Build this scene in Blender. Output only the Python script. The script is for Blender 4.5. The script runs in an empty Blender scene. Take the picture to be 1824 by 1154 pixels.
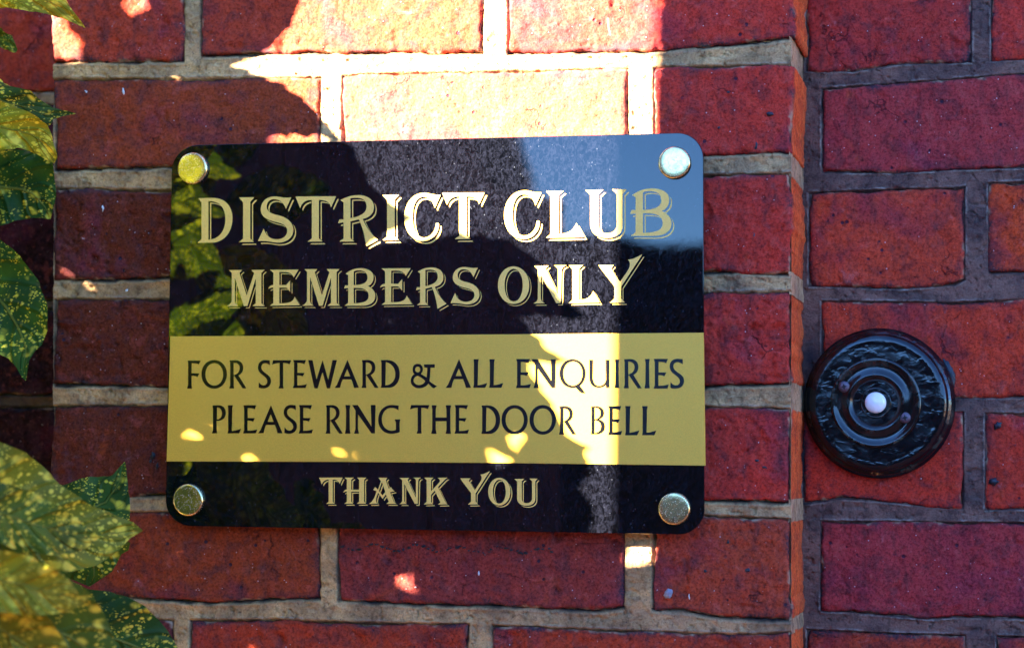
import bpy, bmesh, math
import numpy as np
from mathutils import Vector, Matrix

# ------------------------------------------------------------------ camera, sky, sun, exposure
W0, H0 = 1824.0, 1154.0
CAM = np.array([0.4462, -1.6709, -0.0976])
RX, RY, RZ = 1.6324, -0.0118, 0.2261
FPX = 4021.8
SC = bpy.context.scene
cam_d = bpy.data.cameras.new('camera'); cam = bpy.data.objects.new('camera', cam_d)
SC.collection.objects.link(cam); SC.camera = cam
cam.location = CAM; cam.rotation_euler = (RX, RY, RZ)
cam_d.sensor_fit = 'HORIZONTAL'; cam_d.sensor_width = 36.0; cam_d.lens = FPX / W0 * 36.0
cam_d.clip_start = 0.02; cam_d.clip_end = 500
cam_d.dof.use_dof = True; cam_d.dof.focus_distance = 1.70; cam_d.dof.aperture_fstop = 5.6

SUN = np.array([0.0255, 0.0180, -0.0100]); SUN /= np.linalg.norm(SUN)      # direction the light travels
EL = math.asin(-SUN[2]); AZ = math.atan2(-SUN[0], -SUN[1])                 # azimuth of the sun, clockwise from +Y
wd = bpy.data.worlds.new('World'); SC.world = wd; wd.use_nodes = True
wn = wd.node_tree.nodes; wl = wd.node_tree.links
sky = wn.new('ShaderNodeTexSky'); sky.sky_type = 'NISHITA'; sky.sun_disc = False
sky.sun_elevation = EL; sky.sun_rotation = AZ
sky.air_density = 0.7; sky.dust_density = 0.0; sky.ozone_density = 1.2
hs = wn.new('ShaderNodeMix'); hs.data_type = 'RGBA'; hs.blend_type = 'MULTIPLY'; hs.inputs[0].default_value = 1.0; hs.inputs[7].default_value = (0.48, 0.77, 1.20, 1)
wl.new(sky.outputs[0], hs.inputs[6]); wl.new(hs.outputs[2], wn['Background'].inputs[0]); wn['Background'].inputs[1].default_value = 0.050
sd = bpy.data.lights.new('sun', 'SUN'); so = bpy.data.objects.new('sun', sd); SC.collection.objects.link(so)
sd.energy = 5.0; sd.angle = math.radians(0.5); sd.color = (1.0, 0.89, 0.72)
so.rotation_euler = Vector(SUN).to_track_quat('-Z', 'Y').to_euler()
SC.view_settings.view_transform = 'Standard'; SC.view_settings.look = 'None'
SC.view_settings.gamma = 1.0; SC.view_settings.use_curve_mapping = False
SC.view_settings.exposure = 4.65
try:
    SC.cycles.max_bounces = 8; SC.cycles.transmission_bounces = 6; SC.cycles.sample_clamp_indirect = 6.0
    SC.cycles.use_denoising = True
except Exception: pass

# ------------------------------------------------------------------ geometry of the picture
def rotm():
    cx, sx, cy, sy, cz, sz = math.cos(RX), math.sin(RX), math.cos(RY), math.sin(RY), math.cos(RZ), math.sin(RZ)
    X = np.array([[1,0,0],[0,cx,-sx],[0,sx,cx]]); Y = np.array([[cy,0,sy],[0,1,0],[-sy,0,cy]]); Z = np.array([[cz,-sz,0],[sz,cz,0],[0,0,1]])
    return Z @ Y @ X
RM = rotm()
def at(u, v, y):
    """point of plane y seen at photo pixel (u, v); arrays allowed"""
    u = np.asarray(u, float); v = np.asarray(v, float)
    d = np.stack([(u - W0/2)/FPX, -(v - H0/2)/FPX, -np.ones_like(u + v)], -1) @ RM.T
    t = (y - CAM[1]) / d[..., 1]
    return CAM + d * t[..., None]
def pix(P):
    q = (np.asarray(P, float) - CAM) @ RM
    return np.stack([W0/2 - FPX*q[..., 0]/q[..., 2], H0/2 + FPX*q[..., 1]/q[..., 2]], -1)

def hash3(i, j, k, s):
    n = (i.astype(np.int64)*374761393 + j.astype(np.int64)*668265263 + k.astype(np.int64)*2147483647 + s*974711) & 0xffffffff
    n = ((n ^ (n >> 13)) * 1274126177) & 0xffffffff
    n = ((n ^ (n >> 16)) * 2246822519) & 0xffffffff
    return ((n ^ (n >> 15)) & 0xffffff) / float(0xffffff)
def vnoise(x, y, z, s=0):
    x, y, z = np.broadcast_arrays(np.asarray(x, float), np.asarray(y, float), np.asarray(z, float))
    i, j, k = np.floor(x), np.floor(y), np.floor(z)
    fx, fy, fz = x-i, y-j, z-k
    fx = fx*fx*(3-2*fx); fy = fy*fy*(3-2*fy); fz = fz*fz*(3-2*fz)
    r = 0
    for a in (0, 1):
        for b in (0, 1):
            for c in (0, 1):
                r = r + hash3(i+a, j+b, k+c, s)*(fx if a else 1-fx)*(fy if b else 1-fy)*(fz if c else 1-fz)
    return r*2-1
def fbm(x, y, z, s=0, o=4):
    r = 0; a = 1; t = 0
    for q in range(o):
        r = r + a*vnoise(x, y, z, s+q*17); t += a; a *= 0.5; x = x*2.03; y = y*2.03; z = z*2.03
    return r/t

# ------------------------------------------------------------------ object helpers
def link(o): SC.collection.objects.link(o); return o
def obj(name, verts, faces, mat, parent=None, smooth=False, origin=None):
    verts = np.asarray(verts, float)
    if origin is not None: verts = verts - np.asarray(origin)
    me = bpy.data.meshes.new(name)
    if isinstance(faces, np.ndarray):
        nf, k = faces.shape
        me.vertices.add(len(verts)); me.vertices.foreach_set('co', verts.ravel())
        me.loops.add(nf*k); me.loops.foreach_set('vertex_index', faces.ravel().astype(np.int32))
        me.polygons.add(nf); me.polygons.foreach_set('loop_start', np.arange(0, nf*k, k, dtype=np.int32))
        try: me.polygons.foreach_set('loop_total', np.full(nf, k, dtype=np.int32))
        except Exception: pass
        me.update(calc_edges=True)
    else:
        me.from_pydata([tuple(v) for v in verts], [], [tuple(f) for f in faces]); me.update()
    if smooth: me.polygons.foreach_set('use_smooth', [True]*len(me.polygons))
    for m in (mat if isinstance(mat, (list, tuple)) else [mat]): me.materials.append(m)
    o = link(bpy.data.objects.new(name, me))
    if origin is not None: o.location = tuple(origin)
    if parent is not None: o.parent = parent
    return o
def thing(name, label, cat, loc=(0,0,0), group=None):
    o = link(bpy.data.objects.new(name, None)); o.location = loc; o.empty_display_size = 0.05
    o['label'] = label; o['category'] = cat
    if group: o['group'] = group
    return o
def grid_faces(nv, nu, mask=None, flip=False):
    a = np.arange(nv*nu).reshape(nv, nu)
    q = np.stack([a[:-1, :-1], a[1:, :-1], a[1:, 1:], a[:-1, 1:]], -1)
    if flip: q = q[..., ::-1]
    if mask is not None: q = q[mask]
    return q.reshape(-1, 4)
def compact(V, F):
    u, inv = np.unique(F, return_inverse=True)
    return V[u], inv.reshape(F.shape), u

# ------------------------------------------------------------------ materials
import time as _t; _T0=_t.time()
def tick(m): print('T', m, round(_t.time()-_T0, 1))
class NT:
    def __init__(self, name):
        self.m = bpy.data.materials.new(name); self.m.use_nodes = True
        self.n = self.m.node_tree.nodes; self.l = self.m.node_tree.links
        self.b = self.n['Principled BSDF']; self.out = self.n['Material Output']
    def new(self, t, **kw):
        n = self.n.new(t)
        for k, v in kw.items(): setattr(n, k, v)
        return n
    def lk(self, a, b): self.l.new(a, b)
    def val(self, sock, v):
        if hasattr(v, 'is_output') or isinstance(v, bpy.types.NodeSocket): self.lk(v, sock)
        else:
            if isinstance(v, tuple) and len(v) == 3 and sock.type == 'RGBA': v = v + (1,)
            sock.default_value = v
    def noise(self, co, scale, detail=4, rough=0.55, dist=0.0):
        n = self.new('ShaderNodeTexNoise'); self.lk(co, n.inputs['Vector'])
        n.inputs['Scale'].default_value = scale; n.inputs['Detail'].default_value = detail
        n.inputs['Roughness'].default_value = rough; n.inputs['Distortion'].default_value = dist
        return n.outputs[0]
    def voro(self, co, scale, feature='F1', rand=1.0):
        n = self.new('ShaderNodeTexVoronoi', feature=feature); self.lk(co, n.inputs['Vector'])
        n.inputs['Scale'].default_value = scale; n.inputs['Randomness'].default_value = rand
        return n
    def ramp(self, f, a, b, lo=0.0, hi=1.0):
        n = self.new('ShaderNodeMapRange'); n.clamp = True; n.interpolation_type = 'SMOOTHSTEP'
        self.val(n.inputs[0], f)
        n.inputs[1].default_value = a; n.inputs[2].default_value = b; n.inputs[3].default_value = lo; n.inputs[4].default_value = hi
        return n.outputs[0]
    def math(self, op, a, b=0.0):
        n = self.new('ShaderNodeMath', operation=op); self.val(n.inputs[0], a); self.val(n.inputs[1], b); return n.outputs[0]
    def mix(self, f, a, b, blend='MIX'):
        n = self.new('ShaderNodeMix', data_type='RGBA', blend_type=blend)
        self.val(n.inputs[0], f); self.val(n.inputs[6], a); self.val(n.inputs[7], b); return n.outputs[2]
    def bump(self, h, strength=1.0, dist=0.001, normal=None):
        n = self.new('ShaderNodeBump'); n.inputs['Strength'].default_value = strength; n.inputs['Distance'].default_value = dist
        self.lk(h, n.inputs['Height'])
        if normal is not None: self.lk(normal, n.inputs['Normal'])
        return n.outputs[0]
    def objco(self, rnd=True):
        tc = self.new('ShaderNodeTexCoord'); co = tc.outputs['Object']
        if not rnd: return co
        oi = self.new('ShaderNodeObjectInfo')
        v = self.new('ShaderNodeVectorMath', operation='SCALE'); v.inputs[0].default_value = (37.1, 13.7, 71.3); self.lk(oi.outputs['Random'], v.inputs['Scale'])
        a = self.new('ShaderNodeVectorMath', operation='ADD'); self.lk(co, a.inputs[0]); self.lk(v.outputs[0], a.inputs[1])
        self.oi = oi
        return a.outputs[0]
    def set(self, **kw):
        for k, v in kw.items(): self.val(self.b.inputs[k.replace('_', ' ')], v)

def brick_material():
    t = NT('fired_brick'); co = t.objco()
    base = t.oi.outputs['Color']
    big = t.noise(co, 18, 5, 0.6, 0.6); mid = t.noise(co, 70, 5, 0.65, 0.4); fine = t.noise(co, 520, 4, 0.7)
    c = t.mix(t.ramp(big, 0.50, 0.70, 0, 0.55), base, (0.20, 0.026, 0.050))              # plum over-fired areas
    c = t.mix(t.ramp(t.noise(co, 27, 4, 0.6, 1.2), 0.58, 0.76, 0, 0.40), c, (0.46, 0.075, 0.018))   # orange burnt areas
    c = t.mix(t.ramp(mid, 0.46, 0.70, 0, 0.62), c, (0.09, 0.028, 0.03))                       # sooty blotches
    c = t.mix(t.ramp(mid, 0.46, 0.30, 0, 0.35), c, (0.45, 0.09, 0.07))
    sa = t.new('ShaderNodeAttribute', attribute_name='skylit_side'); c = t.mix(t.math('MULTIPLY', sa.outputs['Fac'], 0.85), c, t.mix(t.ramp(mid, 0.4, 0.6), (0.95, 0.17, 0.035), (0.74, 0.10, 0.025)))  # orange return faces, brightened in colour for the skylight they catch
    # streaks running down the face
    mp = t.new('ShaderNodeMapping'); t.lk(co, mp.inputs[0]); mp.inputs['Scale'].default_value = (1, 1, 0.22)
    c = t.mix(t.ramp(t.noise(mp.outputs[0], 160, 3), 0.53, 0.72, 0, 0.4), c, (0.10, 0.035, 0.032))
    c = t.mix(t.ramp(fine, 0.42, 0.66, 0, 0.75), c, t.mix(1.0, c, (0.40, 0.34, 0.38), 'MULTIPLY'))
    c = t.mix(t.ramp(t.noise(co, 240, 5, 0.75, 0.8), 0.50, 0.68, 0, 0.45), c, t.mix(1.0, c, (0.35, 0.33, 0.5), 'MULTIPLY'))
    c = t.mix(t.ramp(t.noise(co, 200, 5, 0.8, 0.3), 0.56, 0.70, 0, 0.35), c, (0.55, 0.13, 0.10))
    c = t.mix(t.ramp(t.noise(co, 36, 6, 0.75, 1.5), 0.60, 0.74, 0, 0.30), c, (0.50, 0.22, 0.22))
    c = t.mix(t.ramp(t.noise(co, 48, 6, 0.8, 2.0), 0.60, 0.70, 0, 0.55), c, (0.045, 0.022, 0.035))
    # black specks and pits
    v1 = t.voro(co, 95); g1 = t.noise(co, 45, 3)
    sp = t.math('MULTIPLY', t.ramp(v1.outputs['Distance'], 0.17, 0.10), t.ramp(g1, 0.54, 0.60))
    c = t.mix(t.math('MULTIPLY', sp, 0.85), c, (0.018, 0.015, 0.03))
    # pale grit
    v2 = t.voro(co, 260); g2 = t.noise(co, 130, 2)
    gr = t.math('MULTIPLY', t.ramp(v2.outputs['Distance'], 0.17, 0.09), t.ramp(g2, 0.58, 0.64))
    c = t.mix(t.math('MULTIPLY', gr, 0.8), c, (0.55, 0.42, 0.40))
    # hairline cracks
    mv = t.new('ShaderNodeVectorMath', operation='ADD'); nn = t.new('ShaderNodeTexNoise'); t.lk(co, nn.inputs['Vector']); nn.inputs['Scale'].default_value = 110; nn.inputs['Detail'].default_value = 5
    s = t.new('ShaderNodeVectorMath', operation='SCALE'); t.lk(nn.outputs[1], s.inputs[0]); s.inputs['Scale'].default_value = 0.018
    t.lk(co, mv.inputs[0]); t.lk(s.outputs[0], mv.inputs[1])
    ve = t.voro(mv.outputs[0], 15, 'DISTANCE_TO_EDGE')
    cr = t.math('MULTIPLY', t.ramp(ve.outputs['Distance'], 0.010, 0.002), t.ramp(t.noise(co, 26, 3), 0.54, 0.66))
    c = t.mix(t.math('MULTIPLY', cr, 0.55), c, (0.03, 0.012, 0.02))
    dep = t.new('ShaderNodeAttribute', attribute_name='dirt_shade')
    c = t.mix(t.math('MULTIPLY', dep.outputs['Fac'], t.ramp(fine, 0.35, 0.55, 0.35, 0.95)), c, (0.035, 0.028, 0.035))
    ss_ = t.new('ShaderNodeAttribute', attribute_name='smear'); c = t.mix(t.math('MULTIPLY', ss_.outputs['Fac'], t.ramp(mid, 0.4, 0.55, 0.4, 1.0)), c, (0.40, 0.25, 0.15))
    h = t.math('ADD', t.math('MULTIPLY', fine, 0.5), t.math('MULTIPLY', t.noise(co, 210, 4, 0.65), 0.9))
    h = t.math('SUBTRACT', h, t.math('MULTIPLY', sp, 0.9)); h = t.math('SUBTRACT', h, t.math('MULTIPLY', cr, 1.6)); h = t.math('ADD', h, t.math('MULTIPLY', gr, 0.3))
    t.set(Base_Color=c, Roughness=t.ramp(fine, 0.3, 0.7, 0.62, 0.9), Normal=t.bump(h, 1.0, 0.0010))
    t.b.inputs['Specular IOR Level'].default_value = 0.10
    return t.m

def mortar_material():
    t = NT('lime_mortar'); co = t.objco(False)
    a = t.new('ShaderNodeAttribute', attribute_name='tone'); r = t.new('ShaderNodeAttribute', attribute_name='rim'); d = t.new('ShaderNodeAttribute', attribute_name='dirt_shade')
    big = t.noise(co, 30, 5, 0.6, 0.5); fine = t.noise(co, 700, 4, 0.7); mid = t.noise(co, 150, 4, 0.6)
    tan = t.mix(t.ramp(big, 0.38, 0.62), (0.74, 0.43, 0.18), (0.42, 0.245, 0.11))
    gry = t.mix(t.ramp(big, 0.38, 0.62), (0.25, 0.125, 0.088), (0.135, 0.074, 0.060))
    c = t.mix(a.outputs['Fac'], tan, gry)
    c = t.mix(t.math('MULTIPLY', r.outputs['Fac'], 0.85), c, t.mix(t.ramp(mid, 0.4, 0.6), (0.42, 0.33, 0.26), (0.22, 0.15, 0.12)))
    c = t.mix(t.ramp(mid, 0.50, 0.68, 0, 0.6), c, t.mix(1.0, c, (0.35, 0.33, 0.36), 'MULTIPLY'))
    c = t.mix(t.ramp(t.noise(co, 55, 5, 0.7, 1.0), 0.56, 0.66, 0, 0.6), c, t.mix(1.0, c, (0.4, 0.38, 0.42), 'MULTIPLY'))
    c = t.mix(t.ramp(fine, 0.40, 0.66, 0, 0.5), c, t.mix(1.0, c, (0.5, 0.46, 0.44), 'MULTIPLY'))
    v = t.voro(co, 330); g = t.math('MULTIPLY', t.ramp(v.outputs['Distance'], 0.2, 0.1), t.ramp(t.noise(co, 90, 2), 0.52, 0.6))
    c = t.mix(t.math('MULTIPLY', g, 0.7), c, (0.05, 0.045, 0.05))
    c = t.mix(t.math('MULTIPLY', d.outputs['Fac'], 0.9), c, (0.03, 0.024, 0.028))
    h = t.math('ADD', t.math('MULTIPLY', fine, 0.7), t.math('MULTIPLY', mid, 1.0)); h = t.math('SUBTRACT', h, t.math('MULTIPLY', g, 0.5))
    t.set(Base_Color=c, Roughness=0.9, Normal=t.bump(h, 1.0, 0.0016)); t.b.inputs['Specular IOR Level'].default_value = 0.08
    return t.m

def dust_layers(t, co):
    """weathering on the acrylic: fine haze of dust with sparkling grit and faint run marks"""
    mp = t.new('ShaderNodeMapping'); t.lk(co, mp.inputs[0]); mp.inputs['Scale'].default_value = (1, 1, 0.6)
    n1 = t.noise(mp.outputs[0], 330, 5, 0.75, 1.4); n2 = t.noise(co, 12, 3, 0.5)
    v = t.voro(mp.outputs[0], 420); nm = t.noise(co, 260, 2)
    spark = t.math('MULTIPLY', t.ramp(v.outputs['Distance'], 0.22, 0.05), t.ramp(nm, 0.56, 0.64))
    return n1, n2, spark

def black_acrylic():
    t = NT('black_acrylic'); co = t.objco(False)
    n1, n2, spark = dust_layers(t, co)
    c = t.mix(t.ramp(n1, 0.40, 0.68), (0.0006, 0.0006, 0.0010), (0.0068, 0.0074, 0.0125))
    c = t.mix(t.math('MULTIPLY', spark, 0.8), c, (0.06, 0.065, 0.08))
    rough = t.ramp(n1, 0.45, 0.7, 0.015, 0.05)
    t.set(Base_Color=c, Roughness=rough, Normal=t.bump(t.noise(co, 60, 2), 0.02, 0.0005)); t.b.inputs['IOR'].default_value = 1.49
    return t.m
def gold_print(band):
    t = NT('gold_band_foil' if band else 'gold_lettering_foil'); co = t.objco(False)
    n1, n2, spark = dust_layers(t, co)
    c = t.mix(t.ramp(t.noise(co, 1400, 2, 0.6), 0.35, 0.65), (1.0, 0.58, 0.12) if not band else (0.84, 0.46, 0.050), (0.90, 0.50, 0.095) if not band else (0.72, 0.39, 0.042))
    c = t.mix(t.math('MULTIPLY', spark, 0.25), c, (0.2, 0.15, 0.06))
    t.set(Base_Color=c, Roughness=0.42, Metallic=(0.25 if band else 0.05), Normal=t.bump(t.noise(co, 1400, 2), 0.15, 0.0002))
    t.b.inputs['Specular IOR Level'].default_value = 0.4
    return t.m
def brass():
    t = NT('polished_brass'); co = t.objco(True)
    n = t.noise(co, 300, 4, 0.7); v = t.voro(co, 900); nm = t.noise(co, 420, 2)
    pit = t.math('MULTIPLY', t.ramp(v.outputs['Distance'], 0.30, 0.16), t.ramp(nm, 0.42, 0.52))
    c = t.mix(t.ramp(n, 0.4, 0.65), (0.88, 0.66, 0.28), (0.62, 0.50, 0.24))
    c = t.mix(t.math('MULTIPLY', pit, 0.8), c, (0.62, 0.60, 0.48))
    t.set(Base_Color=c, Metallic=t.ramp(pit, 0, 1, 0.97, 0.35), Roughness=t.ramp(pit, 0, 1, 0.2, 0.6), Normal=t.bump(t.math('ADD', t.math('MULTIPLY', n, 0.3), pit), 0.35, 0.0002))
    return t.m
def gloss_black(name, lumps, patina=0.0, tint=(0.0015, 0.0020, 0.0040)):
    t = NT(name); co = t.objco(False)
    mp = t.new('ShaderNodeMapping'); t.lk(co, mp.inputs[0]); mp.inputs['Scale'].default_value = (0.65, 1, 1)
    n = t.noise(mp.outputs[0], 125, 2, 0.5, 0.7); n2 = t.noise(co, 95, 3, 0.6, 0.5); f = t.noise(co, 900, 3)
    c = t.mix(t.ramp(f, 0.5, 0.7, 0, 0.35), tint, (0.008, 0.008, 0.011))
    if patina:
        e = t.new('ShaderNodeAttribute', attribute_name='worn')
        c = t.mix(t.math('MULTIPLY', t.math('MULTIPLY', e.outputs['Fac'], 0.8), t.ramp(n2, 0.52, 0.64)), c, (0.10, 0.11, 0.08))
        c = t.mix(t.math('MULTIPLY', t.ramp(n2, 0.56, 0.68), patina), c, (0.014, 0.009, 0.010))
    t.set(Base_Color=c, Roughness=t.ramp(n2, 0.35, 0.7, 0.08, 0.22), Normal=t.bump(t.math('ADD', n, t.math('MULTIPLY', f, 0.08)), 1.0, lumps))
    return t.m
def plain(name, col, rough=0.5, metal=0.0, bump=0.0, bscale=200.0, var=0.25):
    t = NT(name); co = t.objco(True); n = t.noise(co, bscale, 4, 0.6)
    c = t.mix(t.ramp(n, 0.35, 0.65), col, tuple(x*(1-var) for x in col))
    t.set(Base_Color=c, Roughness=rough, Metallic=metal)
    if bump: t.set(Normal=t.bump(n, 1.0, bump))
    return t.m
def leaf_material():
    t = NT('spotted_laurel_leaf'); co = t.objco()
    uv = t.new('ShaderNodeUVMap'); sx = t.new('ShaderNodeSeparateXYZ'); t.lk(uv.outputs[0], sx.inputs[0])
    s, w = sx.outputs[0], sx.outputs[1]                     # s along midrib 0..1, w across 0..1
    tint = t.oi.outputs['Color']
    aw = t.math('ABSOLUTE', t.math('SUBTRACT', w, 0.5))
    base = t.mix(t.ramp(t.noise(co, 26, 3), 0.35, 0.65), (0.016, 0.060, 0.014), (0.040, 0.115, 0.018))
    sm = t.new('ShaderNodeSeparateColor'); t.lk(tint, sm.inputs[0])
    base = t.mix(sm.outputs[0], base, (0.36, 0.34, 0.018))           # red channel: how yellowed the leaf is
    nd = t.new('ShaderNodeTexNoise'); t.lk(co, nd.inputs['Vector']); nd.inputs['Scale'].default_value = 160; nd.inputs['Detail'].default_value = 3
    sv = t.new('ShaderNodeVectorMath', operation='SCALE'); t.lk(nd.outputs[1], sv.inputs[0]); sv.inputs['Scale'].default_value = 0.0045
    av = t.new('ShaderNodeVectorMath', operation='ADD'); t.lk(co, av.inputs[0]); t.lk(sv.outputs[0], av.inputs[1])
    mp = t.new('ShaderNodeMapping'); t.lk(av.outputs[0], mp.inputs[0]); mp.inputs['Scale'].default_value = (0.8, 1.0, 1.25); mp.inputs['Rotation'].default_value = (0, 0.5, 0)
    v = t.voro(mp.outputs[0], 210); g = t.noise(co, 60, 3)
    dens = t.math('MULTIPLY', sm.outputs[1], 0.12)
    g = t.math('ADD', g, dens)
    spots = t.math('MULTIPLY', t.ramp(v.outputs['Distance'], 0.42, 0.20), t.ramp(g, 0.48, 0.58))
    vb = t.voro(mp.outputs[0], 80); gb = t.math('ADD', t.noise(co, 34, 2), dens)
    big = t.math('MULTIPLY', t.ramp(vb.outputs['Distance'], 0.46, 0.22), t.ramp(gb, 0.54, 0.62))
    vs = t.voro(mp.outputs[0], 430); sml = t.math('MULTIPLY', t.ramp(vs.outputs['Distance'], 0.40, 0.25), t.ramp(t.noise(co, 90, 2), 0.48, 0.55))
    sp = t.math('MAXIMUM', t.math('MAXIMUM', spots, big), t.math('MULTIPLY', sml, 0.8))
    c = t.mix(t.math('MULTIPLY', sp, 0.9), base, (0.72, 0.66, 0.07))
    rib = t.ramp(aw, 0.022, 0.008)
    # side veins: lines of constant s*7 - |w| shift
    ph = t.math('FRACT', t.math('SUBTRACT', t.math('MULTIPLY', s, 7.0), t.math('MULTIPLY', aw, 3.2)))
    vd = t.math('ABSOLUTE', t.math('SUBTRACT', ph, 0.5)); vein = t.ramp(vd, 0.03, 0.0)
    c = t.mix(t.math('MULTIPLY', rib, 0.7), c, (0.20, 0.26, 0.05)); c = t.mix(t.math('MULTIPLY', vein, 0.35), c, (0.006, 0.03, 0.006))
    h = t.math('ADD', t.math('MULTIPLY', t.ramp(vd, 0.18, 0.0), -0.7), t.math('MULTIPLY', rib, -1.2)); h = t.math('ADD', h, t.math('MULTIPLY', t.noise(co, 160, 3), 0.5))
    nb = t.bump(h, 1.0, 0.0020)
    t.set(Base_Color=c, Roughness=0.42, Normal=nb); t.b.inputs['Specular IOR Level'].default_value = 0.12
    tr = t.new('ShaderNodeBsdfTranslucent'); t.lk(t.mix(1.0, c, (1.25, 1.5, 0.5), 'MULTIPLY'), tr.inputs[0]); t.lk(nb, tr.inputs[1])
    ms = t.new('ShaderNodeMixShader'); ms.inputs[0].default_value = 0.36
    t.lk(t.b.outputs[0], ms.inputs[1]); t.lk(tr.outputs[0], ms.inputs[2]); t.lk(ms.outputs[0], t.out.inputs[0])
    return t.m

M_BRICK = brick_material(); M_MORTAR = mortar_material(); M_BLACK = black_acrylic(); M_GOLD = gold_print(False); M_BAND = gold_print(True)
M_BRASS = brass(); M_LEAF = leaf_material()
M_BELLWOOD = gloss_black('lumpy_black_gloss_paint', 0.00042, 0.08)
M_BELLPLATE = gloss_black('black_lacquered_bell_plate', 0.00008, 0.5, (0.004, 0.0035, 0.004))
M_INK = plain('black_print_ink', (0.0016, 0.0016, 0.0024), 0.22, var=0.1)
M_SCREW = plain('tarnished_screw', (0.16, 0.11, 0.13), 0.45, 0.7, 0.0002, 900)
M_CROSS = plain('screw_recess_black', (0.004, 0.004, 0.004), 0.8)  # flat black cross on the screw head, no recess is cut
M_PUSH = plain('white_porcelain_push', (0.92, 0.84, 0.78), 0.12, var=0.04)
M_EDGE = plain('plate_edge', (0.01, 0.01, 0.012), 0.2)
M_STEM = plain('green_shrub_stem', (0.05, 0.08, 0.02), 0.6, 0, 0.0004)
M_WOOD = plain('weathered_gate_wood', (0.105, 0.078, 0.066), 0.75, 0, 0.0008, 60, 0.4)
M_GROUND = plain('buff_paving', (0.32, 0.17, 0.07), 0.9, 0, 0.002, 30)
M_HEDGE = plain('dark_hedge', (0.022, 0.035, 0.014), 0.8, 0, 0.01, 25, 0.5)
M_SPACER = plain('steel_spacer', (0.3, 0.27, 0.2), 0.4, 0.8)
M_PAINTDAB = plain('black_paint_dab', (0.010, 0.010, 0.018), 0.45, 0, 0.0005, 300)

# ------------------------------------------------------------------ ground, hedge (outside the frame)
gv = [(-60, 0.6, -1.25), (60, 0.6, -1.25), (60, -60, -1.25), (-60, -60, -1.25)]
g = obj('ground', gv, [(0, 1, 2, 3)], M_GROUND); g['kind'] = 'structure'

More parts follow.
